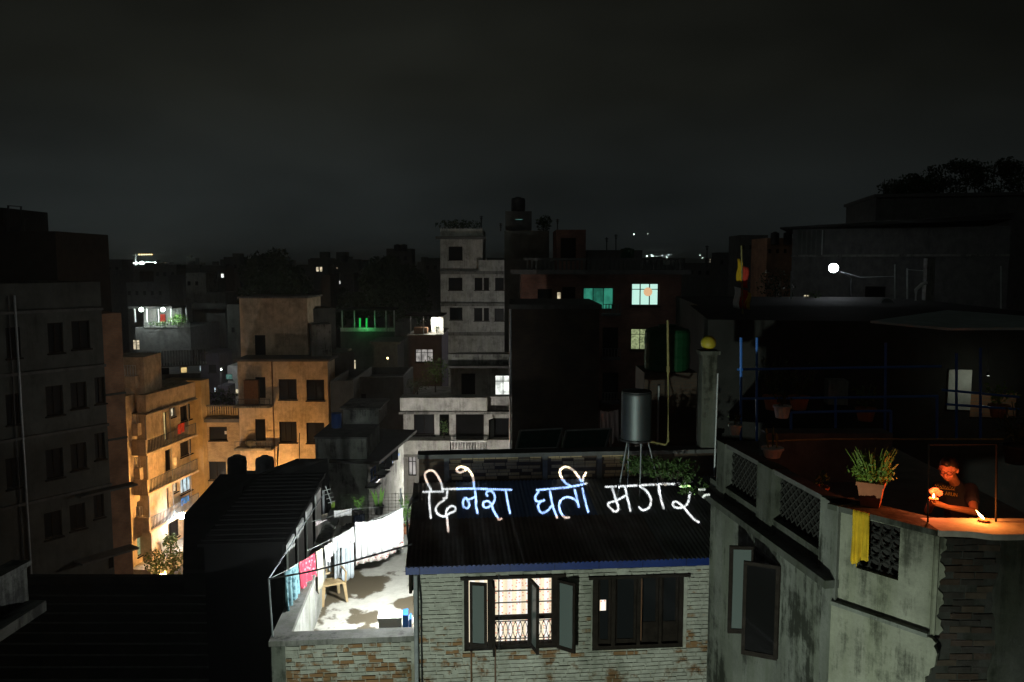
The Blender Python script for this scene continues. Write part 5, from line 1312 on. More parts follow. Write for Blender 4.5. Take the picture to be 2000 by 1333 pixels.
# ---- black gabled roof with two tanks, and the black flat roof below left
gh = thing('gabled_house', 'black sloping roof house between lane and terrace', 'house', P(500, 1000, 25))
pts = [P(357, 1113, 22), P(359, 1006, 24.5), P(430, 927, 26), P(505, 926, 26.2), P(580, 896, 27.5), P(640, 896, 28), P(655, 1113, 22)]
rf = MB().slab(pts, .12).build('roof', 'black_roof', gh)
mb = MB(); lo = [Vector((p.x, p.y, 0)) for p in pts]; hi = [p - Vector((0, 0, .13)) for p in pts]
for k in range(7): mb.quad(lo[k], lo[(k + 1) % 7], hi[(k + 1) % 7], hi[k])
mb.build('wall', 'black_roof', gh)
for k in range(14):
    a_ = pts[0].lerp(pts[6], (k + .5) / 14); b_ = pts[2].lerp(pts[5], (k + .5) / 14); b_ = a_.lerp(b_, .8)
    if k > 2: MB().tube([a_ + Vector((0, 0, .03)), b_ + Vector((0, 0, .03))], .03, 5).build('roof_rib', 'black_roof', rf)
MB().wbox(P(432, 930, 27.4).x, P(560, 930, 27.4).x, 26.4, 28.6, 0, P(470, 937, 27.4).z).build('tank_platform', 'concrete_dark', gh)
tank('roof_tank', 'black plastic tank on the black roof before yellow house', P(464, 937, 27.2), .32, .84, 'tank_black', 3)
tank('roof_tank', 'grey plastic tank right of the black tank', P(518, 937, 27.2), .31, .82, 'tank_grey', 3)
tag(MB().tube([P(543, 932, 27.2), P(542, 900, 27.2), P(544, 868, 27.2)], .03, 5).build('vent_pole', 'bark'), 'crooked dark pole standing right of the grey tank', 'pole')
tag(MB().tube([P(585, 900, 27.4), P(585, 846, 27.4)], .016, 5).build('thin_mast', 'metal_dark'), 'thin mast on the black roof before the orange house', 'mast')
fr_ = thing('flat_roof_house', 'black flat roof with low parapet in the lower left corner', 'house', (-9, 17, 0))
xl, xr = -17.5, P(524, 1250, 14).x - .9; zfr = P(300, 1122, 23).z
MB().wbox(xl, xr, 9.5, 23, 0, zfr - .25).build('wall', 'black_roof', fr_)
mb = MB(); mb.wbox(xl, xr, 22.8, 23, zfr - .249, zfr); mb.wbox(xr - .2, xr, 9.5, 22.79, zfr - .249, zfr - .05); mb.build('parapet', 'black_roof', fr_)
for k in range(22): MB().wbox(xl, xr - .25, 9.8 + k * .58, 9.83 + k * .58, zfr - .2485, zfr - .21).build('roof_seam', 'concrete_dark', fr_)
MB().wbox(-9.2, -7.6, 11.4, 13, zfr - .249, zfr + .35).build('roof_hatch', 'concrete_dark', fr_)
MB().wbox(-5.6, xr - .4, 11.8, 13.2, zfr - .249, zfr + .2).build('low_box', 'concrete_dark', fr_)
MB().tube([(-7, 12, zfr - .2), (-7, 12, zfr + .3), (-6.7, 12, zfr + .3)], .03, 6).build('vent_pipe', 'metal_dark', fr_)
# near grey parapet corner, bottom left
npx = thing('neighbour_ledge', 'pale grey concrete ledge jutting in at the lower left edge', 'ledge', P(30, 1180, 7.5))
a_, b_, c_, d_ = P(-120, 1310, 6.0), P(90, 1173, 7.2), P(56, 1172, 7.9), P(-160, 1200, 7.9)
MB().slab([a_, b_, c_, d_], .10).build('slab', 'plaster_grey', npx)
e0, e1 = P(-120, 1190, 6.6), P(52, 1106, 7.7)
nl = Frame(e0, (e1 - e0).xy); ln_ = (e1 - e0).xy.length
MB().box(nl, 0, ln_, P(50, 1174, 7.7).z + .002, e1.z, -.14, 0).build('parapet', 'plaster_grey', npx)
MB().box(nl, -.02, ln_ + .03, e1.z + .001, e1.z + .05, -.17, .03).build('coping', 'plaster_grey', npx)

# ---- grey block with blue side windows behind the terrace
EFf = FR(607, 31, 711, 31); eu = U(EFf, 711)
gbk = building('grey_block', 'grey flat-roofed block with blue side windows behind the terrace', EFf, 0, eu, Z(EFf, 660, 857), 3.2, 'plaster_grey')
coping(gbk, EFf, 0, eu, Z(EFf, 660, 857), 3.2, 'concrete_dark', .05, .07)
ES = Frame(P(711, 515, 31) + Vector((.02, -.0, 0)), (.125, .992))
es1 = U(ES, 788, 880); ze = Z(ES, 713, 908)
wq = [((723, 912, 737, 942), {}), ((741, 893, 751, 915), {}), ((755, 880, 763, 905), {}), ((768, 868, 776, 890), {})]
ws = []
for r_, _ in wq: ws.append(ES.rect(*r_))
mb = MB(); wall_holes(mb, ES, .0, es1, 0, ze, ws, .12); mb.quad(ES.pt(0, ze, 0), ES.pt(es1, ze, 0), ES.pt(es1, ze, -2), ES.pt(0, ze, -2)); mb.build('side_wall', 'plaster_grey', gbk)
for r_ in ws: window(ES, gbk, r_, 'pane_grey', 'blue_pipe', nv=1, nh=1, rec=.12, t=.09)
for r_ in ws[:3]: 
    casement(gbk, ES, r_[1], .02, R(40), .35, r_[2], r_[3])
MB().box(ES, -.3, es1 + .4, ze, ze + .12, -1.5, .55).build('eave', 'black_roof', gbk)
for px, py in ((771, 912), (763, 926), (746, 950)):
    u = U(ES, px, py, .6); z = Z(ES, px, py, .6); MB().box(ES, u - .4, u + .3, z, z + .06, .02, .5).build('awning', 'black_roof', gbk)
E2 = FR(664, 33.5, 736, 33.5); bx2 = building('roof_room', 'grey rooftop room with blue drum on the grey block', E2, 0, U(E2, 736), Z(E2, 700, 800), 2.2, 'plaster_grey', z0=Z(EFf, 660, 857) + .07)
coping(bx2, E2, 0, U(E2, 736), Z(E2, 700, 800), 2.2, 'concrete', .12, .08)
M('drum_blue', (.02, .08, .3), rough=.5)
tag(MB().lathe(P(658, 852, 32.8), [(.22, 0), (.22, .95), (.2, .98)], 16).build('drum', 'drum_blue'), 'upright blue drum beside the grey rooftop room', 'drum')

# ---- white house with balustrade balcony
FF = FR(784, 42, 1002, 42); fu = U(FF, 1002)
fh = building('white_house', 'white house with balustraded balcony above the handwriting', FF, 0, fu, Z(FF, 900, 800), 8, 'plaster_white',
    [((808, 806, 848, 850), D1), ((858, 806, 877, 852), DW), ((890, 808, 945, 860), DW), ((965, 817, 999, 862), D1), ((797, 892, 813, 930), dict(nv=1, nh=1, pane='lit_grey', sill=False)), ((840, 890, 880, 930), D1)])
z0, z1 = Z(FF, 900, 798), Z(FF, 900, 772); MB().box(FF, -.05, U(FF, 952), z0, z1, -.2, .9).build('upper_parapet', 'plaster_white', fh); MB().box(FF, U(FF, 952) + .01, fu, z0, z1, -.2, .5).build('upper_parapet', 'plaster_white', fh)
MB().box(FF, -.12, fu, z0 - .14, z0 - .003, .003, .98).build('ledge', 'concrete', fh)
z0, z1 = Z(FF, 900, 880), Z(FF, 900, 854); MB().box(FF, .05, U(FF, 879), z0, z1, .003, .9).build('lower_parapet', 'plaster_white', fh); MB().box(FF, U(FF, 951), fu, z0, z1, .003, .7).build('lower_parapet', 'plaster_white', fh)
MB().box(FF, .0, fu, z0 - .14, z0 - .003, .003, .95).build('ledge', 'concrete', fh)
ua, ub = U(FF, 880), U(FF, 950); n_ = 13
for k in range(n_):
    u = ua + (ub - ua) * (k + .5) / n_; hh = z1 - z0 - .08
    MB().lathe(FF.pt(u, z0 + .0, .8), [(.04, 0), (.03, .05), (.055, hh * .35), (.025, hh * .8), (.04, hh)], 8).build('baluster', 'balustrade', fh)
MB().box(FF, ua, ub, z1 - .08, z1, .7, .9).build('balustrade_rail', 'balustrade', fh)
casement(fh, FF, U(FF, 965), .02, R(120), .55, Z(FF, 980, 862), Z(FF, 980, 817))
F2 = FR(878, 43.5, 1002, 43.5); f2u = U(F2, 1002)
fh2 = building('upper_flat', 'set-back white upper storey with bright curtained window', F2, 0, f2u, Z(F2, 940, 712), 6, 'plaster_white', [((901, 730, 928, 771), DW), ((966, 733, 999, 777), dict(nv=1, nh=1, pane='lit_white'))], z0=Z(FF, 900, 800))
z0, z1 = Z(F2, 940, 712), Z(F2, 940, 691); MB().box(F2, -.1, f2u, z0 + .002, z1, -.2, .3).build('parapet', 'plaster_grey', fh2); MB().box(F2, -.2, f2u, z0 - .12, z0 - .002, .003, .7).build('ledge', 'concrete_dark', fh2)
random.seed(9)
def bush(lab, px, py, Y, rx, rz, n_, size, mat='foliage', nm='shrub'):
    t = thing(nm, lab, 'shrub', P(px, py + 20, Y)); mb = MB(); shrub(mb, P(px, py, Y), rx, rx * .7, rz, n_, size); mb.build('leaves', mat, t)
    MB().tube([P(px, py, Y) - Vector((0, 0, rz * 1.3)), P(px, py, Y)], .04, 5).build('stem', 'bark', t); return t
bush('leafy plants trailing at the left end of white house terrace', 850, 725, 42.5, .8, .9, 420, .14)
bush('potted greenery on the upper parapet of white house', 815, 752, 42, .7, .4, 260, .13, 'foliage_dark')
bush('plant in the shaded balcony bay of white house', 867, 835, 41.3, .25, .45, 160, .11)
lc = thing('yard_lamp', 'white lamp low in the yard behind the tin roof', 'lamp', P(862, 925, 37)); lq = P(862, 930, 37)
MB().ball(lq, .1, 8, 6).build('bulb', 'lamp_white', lc); MB().tube([Vector((lq.x, lq.y + .2, 0)), lq + Vector((0, .2, .1))], .04, 5).build('post', 'metal_grey', lc)
lamp('yard_light', 'POINT', lq + Vector((0, -.2, .1)), 760, (1, .94, .86), .12)

# ---- tall white house behind, G
GF = FR(860, 70, 986, 70)
g1 = building('tall_white_house', 'tall stained white house left of the dark tower', GF, 0, U(GF, 943), Z(GF, 900, 447), 8, 'plaster_white',
   [((876, 482, 903, 508), D1), ((876, 543, 903, 567), D1), ((927, 543, 942, 567), D1), ((878, 601, 903, 625), dict(nv=1)), ((926, 602, 942, 627), D1)])
g2 = building('side_wing', 'lower white wing between tall white house and dark tower', Frame(GF.pt(U(GF, 943) + .01, 0, .02), GF.e), 0, U(GF, 986) - U(GF, 943), Z(GF, 960, 531), 7.9, 'plaster_white', [((945, 543, 955, 567), D1), ((967, 543, 984, 567), D1), ((945, 602, 955, 627), D1), ((966, 603, 984, 627), D1)])
for t_, a_, b_ in ((g1, 860, 943), (g2, 943.4, 986)):
    for y in (536, 598, 655): z = Z(GF, 900, y); MB().box(GF, U(GF, a_), U(GF, b_), z, z + .28, .03, .4).build('floor_band', 'concrete', t_)
z = Z(GF, 900, 468); MB().box(GF, -.35, U(GF, 943) + .3, z, z + .25, -.2, .5).build('cornice', 'concrete_dark', g1)
z = Z(GF, 900, 531); MB().box(GF, U(GF, 935), U(GF, 986), z, z + 1.0, -.2, .35).build('parapet', 'plaster_white', g2)
bush('overgrown pots on top of the tall white house', 895, 440, 71, 2.2, .5, 300, .3, 'foliage_dark')

rl_ = thing('roof_lamp', 'white lamp on a roof behind the brick tower, lighting tall white house', 'lamp', P(1012, 650, 62)); lr_ = P(1012, 640, 62)
MB().ball(lr_, .1, 8, 6).build('bulb', 'lamp_white', rl_); MB().tube([P(1012, 690, 62.2), P(1012, 638, 62.2)], .04, 5).build('post', 'metal_grey', rl_)
lamp('roof_light', 'POINT', lr_ + Vector((-.2, 0, 0)), 330, (1, .97, .93), .15)
# ---- dark brick tower H and red brick house I
HT = FR(1000, 36, 1171, 36); htu = U(HT, 1171)
ht = building('brick_tower', 'windowless dark brick tower wall behind the solar panels', HT, 0, htu, Z(HT, 1080, 604), 6, 'brick_brown')
coping(ht, HT, 0, htu, Z(HT, 1080, 604), 6, 'concrete_dark', .1, .2)
MB().tube([HT.pt(-.08, 5, .1), HT.pt(-.08, Z(HT, 1000, 604), .1)], .06, 6).build('drain_pipe', 'metal_grey', ht)
H2 = FR(985, 52, 1072, 52); h2 = building('blank_tower', 'tall blank ochre tower rising behind the brick tower', H2, 0, U(H2, 1072), Z(H2, 1030, 451), 6, 'plaster_dim')
IF = FR(1018, 45, 1330, 45); iu = U(IF, 1330)
ih = building('red_house', 'red brick house with mint-lit and green-lit windows', IF, 0, iu, Z(IF, 1200, 536), 8, 'brick_red',
   [((1233, 553, 1288, 598), dict(nv=2, nh=1, pane='lit_mint', frame='wood_dark', t=.07)), ((1139, 562, 1199, 605), dict(nv=2, pane='lit_green', sill=False)), ((1087, 570, 1097, 593), dict(nv=0, pane='lit_cream', sill=False)),
    ((1098, 561, 1124, 597), D1), ((1232, 642, 1288, 684), dict(nv=2, nh=1, pane='lit_lime')), ((1177, 640, 1208, 696), D1), ((1177, 728, 1208, 780), D1), ((1050, 565, 1078, 595), D1)], rec=.18)
zi = Z(IF, 1200, 536); MB().box(IF, -.6, iu + .3, zi, zi + .25, -1, .9).build('eave', 'concrete_dark', ih)
u = .3
while u < iu:
    MB().box(IF, u, u + .09, zi + .25, zi + .78, .72, .8).build('baluster', 'plaster_dim', ih); u += .24
MB().box(IF, .1, iu, zi + .78, zi + .9, .68, .84).build('balustrade_rail', 'concrete_dark', ih)
for y, x0, x1 in ((612, 1175, 1210), (697, 1175, 1210), (782, 1175, 1210)):
    z = Z(IF, 1190, y); MB().box(IF, U(IF, x0), U(IF, x1), z - .12, z, .003, .7).build('balcony_slab', 'concrete_dark', ih); rail(ih, IF, U(IF, x0), U(IF, x1), z + .02, z + .55, .66, step=.17, r=.025)
ll = IF.rect(1258, 562, 1274, 579); lcx = IF.pt((ll[0] + ll[1]) / 2, (ll[2] + ll[3]) / 2, -.05)
tag(MB().ball(lcx, .25, 14, 10).build('paper_lantern', 'lit_lantern', smooth=True), 'round orange paper lantern in the mint-lit window', 'lantern')
I2 = FR(1086, 49, 1143, 49); i2 = building('roof_room', 'dark roof room on the red brick house', I2, 0, U(I2, 1143), Z(I2, 1110, 449), 4, 'brick_red', [((1095, 465, 1125, 510), DW)], z0=zi)
I3 = FR(1146, 50, 1253, 50); i3 = building('roof_room', 'long low dark roof shed behind the balustrade', I3, 0, U(I3, 1253), Z(I3, 1200, 489), 3, 'concrete_dark', z0=zi)
tank('roof_tank', 'dark green tank on the long roof shed', P(1225, 508, 48.5), .42, .7, 'tank_green', 2)
mr_ = building('lift_room', 'black machine room crowned by a tank, highest on the skyline', FR(987, 54, 1038, 54), 0, U(FR(987, 54, 1038, 54), 1038), P(1010, 413, 54).z, 3, 'concrete_dark', [((1005, 427, 1022, 431), dict(nv=0, pane='lit_teal', sill=False))], z0=P(1010, 452, 54).z)
tank('roof_tank', 'black tank on top of the highest machine room', P(1012, 413, 55), .48, .92, 'tank_black', 3)
bush('black bush silhouette right of the highest machine room', 1062, 436, 53, .55, .55, 260, .22, 'foliage_dark')

for lab, px, y0, y1, Y in (('tall thin aerial on the tall white house', 940, 452, 422, 71), ('thin aerial beside the black machine room', 978, 452, 436, 53), ('pointed aerial right of the dark roof room', 1089, 449, 428, 49.5), ('thin aerial pair member above the long roof shed', 1185, 490, 464, 50), ('taller thin aerial above the long roof shed', 1203, 490, 458, 50.4), ('thin aerial on the skyline right of hillside lights', 1381, 522, 480, 125)):
    t = thing('roof_aerial', lab, 'aerial', P(px, y0, Y)); s_ = Y / 50
    MB().tube([P(px, y0, Y), P(px, y1, Y)], .035 * s_, 5).build('mast', 'metal_dark', t)
    for k in range(3): MB().tube([P(px - 3.5 + k * .7, y1 + 2 + 3 * k, Y), P(px + 3.5 - k * .7, y1 + 2 + 3 * k, Y)], .022 * s_, 4).build('element', 'metal_dark', t)
# ---- lit terrace house between tree and white house
PF = FR(796, 58, 862, 58); pu = U(PF, 862)
ph = building('pink_house', 'pinkish house with lit window under a bright roof terrace', PF, 0, pu, Z(PF, 830, 656), 6, 'plaster_pink', [((811, 682, 846, 708), dict(nv=2, nh=1, pane='lit_grey'))])
zp = Z(PF, 830, 656); MB().box(PF, -.1, pu + .1, zp, zp + .08, -6, .15).build('terrace_slab', 'concrete', ph)
MB().box(PF, U(PF, 838), pu, zp + .081, zp + 1.25, -1.6, -1.5).build('rear_wall', 'plaster_white', ph)
MB().box(PF, -.2, pu + .2, zp + 1.45, zp + 1.55, -2.4, .3).build('canopy', 'roof_dark', ph)
for px in (801, 826, 856): u = U(PF, px); MB().box(PF, u, u + .05, zp + .081, zp + 1.449, -.1, -.05).build('post', 'rail_pale', ph)
MB().box(PF, U(PF, 806), U(PF, 832), zp + .09, zp + .55, -1.2, -.6).build('bench', 'wood_brown', ph)
bush('small potted tree on the bright roof terrace', 853, 640, 58.3, .25, .35, 120, .12)
tlamp = thing('terrace_lamp', 'bright bulb under the canopy of the pink house terrace', 'lamp', P(848, 626, 59.3)); MB().ball(P(848, 624, 59.3), .12, 8, 6).build('bulb', 'lamp_white', tlamp); MB().tube([P(848, 624, 59.3), P(848, 612, 59.3)], .015, 4).build('flex', 'metal_dark', tlamp)
lamp('pink_terrace_light', 'POINT', P(846, 630, 59.0), 190, (1, .95, .82), .1)
# mid terraces with green tube light
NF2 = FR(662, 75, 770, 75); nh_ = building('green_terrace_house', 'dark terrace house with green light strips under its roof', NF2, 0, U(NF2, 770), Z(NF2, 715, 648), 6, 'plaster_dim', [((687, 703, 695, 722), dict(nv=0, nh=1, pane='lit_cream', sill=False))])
zn = Z(NF2, 715, 648); MB().box(NF2, -.2, U(NF2, 770), zn + 2.0, zn + 2.15, -3, .3).build('roof', 'roof_dark', nh_)
for px in (666, 690, 730, 752, 768): u = U(NF2, px); MB().box(NF2, u, u + .1, zn, zn + 1.99, -.2, -.1).build('post', 'rail_pale', nh_)
MB().box(NF2, 0, U(NF2, 770), zn + .001, zn + .35, -.12, -.02).build('parapet', 'plaster_white', nh_)
for px in (703, 716): MB().tube([P(px, 640, 75.6), P(px, 622, 75.6)], .09, 6).build('light_tube', 'lamp_green', nh_)
lamp('green_light', 'POINT', P(712, 632, 74.5), 34, (.1, 1, .25), .2)
Q1 = FR(727, 66, 775, 66); q1 = building('low_yellow_house', 'low house with yellow-lit wall below green terrace', Q1, 0, U(Q1, 775), Z(Q1, 750, 672), 4, 'concrete_dark')
coping(q1, Q1, 0, U(Q1, 775), Z(Q1, 750, 672), 4, 'concrete_dark', .3, .2)
lamp('alley_light', 'POINT', P(757, 700, 62), 60, (1, .85, .4), .1)
al = thing('alley_lamp', 'small yellow lamp before the low house', 'lamp', P(757, 700, 62.3)); MB().ball(P(757, 700, 62.3), .08, 8, 6).build('bulb', 'lamp_far_warm', al); MB().tube([P(757, 740, 62.5), P(757, 699, 62.5)], .03, 4).build('post', 'metal_dark', al)
# far left balcony with two white lamps
KF = FR(258, 82, 370, 82); ku = U(KF, 370)
kh = building('lamp_balcony_house', 'house with two white lamps on a plant-filled balcony', KF, 0, ku, Z(KF, 310, 640), 8, 'concrete_dark', [((258, 664, 272, 684), dict(nv=1, nh=1, pane='lit_cream', sill=False))])
zk = Z(KF, 310, 640); MB().box(KF, U(KF, 258), U(KF, 285), zk, zk + 1.9, -2.6, -2.5).build('rear_wall', 'plaster_white', kh); MB().box(KF, U(KF, 285), U(KF, 335), zk, zk + 1.9, -2.6, -2.5).build('rear_wall', 'plaster_grey', kh)
MB().box(KF, -.4, U(KF, 340), zk + 1.95, zk + 2.2, -3, .5).build('roof', 'roof_dark', kh); MB().box(KF, U(KF, 280), ku, zk + .001, zk + .55, -.1, .1).build('parapet', 'plaster_grey', kh)
for px in (262, 285, 308, 332, 362): u = U(KF, px); MB().box(KF, u, u + .1, zk + .55, zk + 1.94, -.1, 0).build('post', 'rail_pale', kh)
MB().box(KF, U(KF, 293), U(KF, 302), zk + .3, zk + 1.2, -2.45, -2.3).build('red_door', 'cloth_red', kh)
bush('bushy plants at the right end of the lamp balcony', 348, 625, 81.8, 1.0, .65, 260, .25, 'foliage_bright')
bush('low flowering plants along the lamp balcony parapet', 318, 632, 81.6, 1.6, .3, 260, .2, 'foliage')
for lab, px in (('left of two white lamps on the far balcony', 276), ('right of two white lamps on the far balcony', 318)):
    t = thing('ceiling_lamp', lab, 'lamp', P(px, 606, 81)); MB().ball(P(px, 605, 81), .22, 8, 6).build('bulb', 'lamp_far', t); MB().tube([P(px, 604, 81), P(px, 600, 81)], .03, 4).build('flex', 'metal_dark', t)
    lamp('balcony_light', 'POINT', P(px, 611, 80.8), 320, (.9, 1, .97), .1)
# pale houses glimpsed left of the orange tower
W3 = FR(437, 80, 466, 80); w3 = building('pale_house', 'pale house with small window glimpsed left of orange house', W3, 0, U(W3, 466), Z(W3, 450, 715), 5, 'plaster_white', [((440, 731, 454, 742), dict(nv=0, pane='lit_teal')), ((458, 760, 466, 770), dict(nv=0, pane='lit_cream', sill=False))])
W4 = FR(385, 84, 424, 84); w4 = building('pale_house', 'stained pale house with double door above yellow house', W4, 0, U(W4, 424), Z(W4, 405, 690), 5, 'plaster_pink', [((407, 713, 422, 728), D1), ((380, 712, 392, 726), dict(nv=0, pane='lit_cool', sill=False))])
W5 = FR(415, 78, 440, 78); w5 = building('pale_house', 'low pinkish house with lit slit right above yellow house', W5, 0, U(W5, 440), Z(W5, 428, 755), 5, 'plaster_pink', [((417, 757, 421, 770), dict(nv=0, pane='lit_cool', sill=False))])
lamp('back_alley_light', 'POINT', P(432, 720, 74), 420, (.9, .95, 1), .1)
bal = thing('alley_lamp', 'hidden white lamp before the pale houses', 'lamp', P(432, 738, 74.3)); MB().ball(P(432, 722, 74.2), .06, 8, 6).build('bulb', 'lamp_far', bal); MB().tube([P(432, 760, 74.3), P(432, 720, 74.3)], .03, 4).build('post', 'metal_dark', bal)
bush('black tree crown behind the yellow house railing', 435, 778, 62, 1.3, .8, 400, .25, 'foliage_dark')

# ================================================================== SKYLINE
random.seed(17)
tree('broad dark tree rising behind the orange stair tower', P(545, 960, 95) * 1 - Vector((0, 0, P(545, 960, 95).z)), P(545, 486, 95).z, 4.9, 26, 15000, .55)
tree('dark tree under the twin roof tanks left of white house', P(770, 960, 90) - Vector((0, 0, P(770, 960, 90).z)), P(770, 500, 90).z, 5.0, 24, 14000, .55)
tree('dark tree between the two broad crowns', P(690, 960, 100) - Vector((0, 0, P(690, 960, 100).z)), P(690, 560, 100).z, 3.4, 14, 6000, .5)
FARB = [(206, 238, 513, 130, 'concrete_dark', 'black cube house left of the floodlit crane', ()), (118, 150, 520, 120, 'concrete_dark', 'low black house right of the left roof block', ((121, 512, 124, 514),)),
 (300, 345, 523, 150, 'concrete_dark', 'low black house right under the crane lights', ()), (328, 372, 545, 110, 'plaster_dim', 'dim house above the lamp balcony', ()), (362, 402, 541, 105, 'plaster_white', 'pale lit gable house below far left windows', ()),
 (392, 440, 526, 125, 'plaster_dim', 'house with two lit windows on the left skyline', ((402, 535, 409, 542), (431, 535, 437, 543))), (437, 468, 508, 135, 'concrete_dark', 'taller black house left of the broad tree', ()),
 (400, 440, 580, 92, 'plaster_dim', 'dim blank house right of the lamp balcony', ()), (150, 212, 535, 112, 'concrete_dark', 'low black house above the dim left house', ()),
 (612, 640, 522, 140, 'concrete_dark', 'black house with warm lantern windows right of broad tree', ((617, 520, 622, 531), (624, 520, 629, 531))), (640, 700, 512, 150, 'concrete_dark', 'black skyline house with single tank', ((657, 523, 659, 525),)),
 (652, 690, 540, 118, 'concrete_dark', 'dark house with small arched lit window', ((662, 549, 665, 555), (661, 572, 667, 582))), (608, 650, 575, 105, 'concrete_dark', 'dark house with pair of tiny lit windows', ((613, 590, 617, 594), (618, 589, 622, 595))),
 (755, 805, 492, 130, 'concrete_dark', 'black block carrying twin tanks above the tree', ()), (828, 862, 510, 140, 'concrete_dark', 'black house filling the gap left of white house', ()),
 (1330, 1400, 520, 130, 'concrete_dark', 'low black skyline house below the hillside lights', ()), (1403, 1437, 500, 120, 'concrete_dark', 'black skyline house left of the prayer flag', ()),
 (1445, 1500, 470, 75, 'concrete_dark', 'black house behind the prayer flag', ()), (1497, 1548, 478, 62, 'brick_orange', 'dim reddish house with two tanks left of floodlight', ()),
 (245, 330, 560, 98, 'concrete_dark', 'dark roofs between crane and lamp balcony', ()), (700, 760, 535, 150, 'concrete_dark', 'black skyline house between the broad trees', ((709, 534, 713, 537),))]
for x0, x1, yt, Y, mt_, lab, wn in FARB:
    f = FR(x0, Y, x1, Y); nv_ = []
    for r_ in wn: nv_.append((r_, dict(nv=0, sill=False, pane='lit_white' if Y < 127 else 'lit_cream', t=.02)))
    xm = x0
    while xm + 14 < x1 and not wn:
        nv_.append(((xm + 4, yt + 9, xm + 10, yt + 17), dict(nv=0, sill=False))); xm += 15
    t = building('distant_house', lab, f, 0, U(f, x1, yt), Z(f, x0, yt), 4, mt_, nv_)
    parapet(t, f, 0, U(f, x1, yt), Z(f, x0, yt), .5, 4, mt_)
for lab, px, py, Y, r_, h_ in (('single black tank on the middle skyline', 672, 512, 150, .7, 1.3), ('left of twin tanks above the tree', 776, 491, 130, .55, 1.1), ('right of twin tanks above the tree', 789, 491, 130, .55, 1.1),
     ('left of two small tanks near the floodlight', 1513, 478, 62, .32, .95), ('right of two small tanks near the floodlight', 1538, 478, 62, .32, .95), ('little tank on the low left skyline', 201, 533, 112, .5, 1.2), ('small tank on the black house left of crane', 158, 533, 110, .6, 1.6)):
    tank('roof_tank', lab, P(px, py, Y), r_, h_, 'tank_black', 2)
random.seed(77); dt = MB(); tw = MB()
for k in range(420):
    Y = random.uniform(190, 900); x = random.uniform(-.68, .68) * Y; wd_ = random.uniform(5, 13); h = 20 + random.gauss(-2.2, 2.2) * (1 if Y < 400 else 1.6)
    h = min(h, 20 + .007 * Y)
    if -.50 < x / Y < -.42 and Y < 610: h = min(h, 18.5)
    dt.wbox(x - wd_ / 2, x + wd_ / 2, Y, Y + 8, 0, h)
    if random.random() < .6:
        for _ in range(random.choice((1, 1, 2, 3))):
            q = x + random.uniform(-.38, .38) * wd_; zz_ = h - random.uniform(1.2, 4.5); s_ = Y / 1555 * random.uniform(.7, 1.3); tw.wbox(q - s_, q + s_, Y - .06, Y + .02, zz_ - s_, zz_ + s_)
    if random.random() < .5: q = x + random.uniform(-.3, .3) * wd_; dt.wbox(q - 1.3, q + 1.3, Y + 1, Y + 4, h, h + 1.9)
tw = tw.build('town_windows', 'lamp_window', kind='stuff'); tw['label'] = 'scattered small lit windows of far houses'; tw['category'] = 'windows'
dt = dt.build('distant_town', 'concrete_dark', kind='stuff'); dt['label'] = 'mass of far black rooftops along the horizon'; dt['category'] = 'town'
for x0, x1, yt, Y, mt_, lab, wn in [(440, 470, 604, 88, 'plaster_dim', 'dim house against the left side of orange stair tower', ((452, 640, 458, 650),)), (640, 690, 760, 48, 'plaster_dim', 'low dim house below the unlit grey house', ()),
   (692, 788, 752, 50, 'plaster_dim', 'low roof house in the dark hollow left of white house', ((705, 770, 715, 785),)), (372, 440, 612, 90, 'plaster_dim', 'dim brown house right of the lamp balcony parapet', ((379, 588, 382, 592),)),
   (626, 645, 545, 96, 'brick_brown', 'narrow reddish tower house between the dark trees', ()), (770, 800, 640, 72, 'plaster_dim', 'narrow terrace house with pale posts beside the pink house', ((783, 664, 789, 676),))]:
    f = FR(x0, Y, x1, Y); t = building('dim_house', lab, f, 0, U(f, x1, yt), Z(f, x0, yt), 5, mt_, [(r_, dict(nv=1, sill=False, pane='lit_teal' if r_[0] > 770 else 'pane_dark')) for r_ in wn])
    parapet(t, f, 0, U(f, x1, yt), Z(f, x0, yt), .5, 5, mt_)
# floodlit building site with crane
cr = thing('tower_crane', 'floodlit tower crane far off on the left skyline', 'crane', P(266, 540, 600))
MB().wbox(P(258, 515, 600).x, P(304, 515, 600).x, 600, 612, 0, P(280, 520, 600).z).build('building_frame', 'concrete_dark', cr)
m_ = MB(); m_.tube([P(265, 540, 598), P(265, 497, 598)], .5, 4); m_.tube([P(257, 499, 598), P(298, 497, 598)], .35, 4); m_.build('mast_and_jib', 'metal_grey', cr)
for k in range(6):
    MB().ball(P(272 + k * 4.8, 497.5, 597), .45, 6, 4).build('jib_lamp', 'lamp_far_warm', cr)
for k in range(11):
    MB().ball(P(260 + k * 4.3, 514 + random.uniform(-.5, .5), 597), .62 if k not in (4,) else 1.3, 6, 4).build('site_lamp', 'lamp_far', cr)
lamp('site_light', 'POINT', P(280, 512, 590), 5000, (.85, 1, .9), 1)
tl_ = MB()
for k in range(26):
    ball = P(random.choice([random.uniform(1262, 1312), random.uniform(1262, 1312), random.uniform(1345, 1392)]), 500 + random.uniform(-2, 7), 3000); tl_.ball(ball, random.uniform(.8, 1.7), 5, 4)
tl_.ball(P(1238, 458, 3000), 1.4, 5, 4); tl_.ball(P(1265, 457, 3000), .6, 5, 4)
for k in range(14): tl_.ball(P(random.uniform(340, 640), random.uniform(519, 526), 1200), .5, 5, 4)
for k in range(10): tl_.ball(P(random.uniform(820, 860), random.uniform(505, 515), 1200), .3, 5, 4)
tl_ = tl_.build('town_lights', 'lamp_far', kind='stuff'); tl_['label'] = 'tiny white lights of far hillside houses'; tl_['category'] = 'lights'

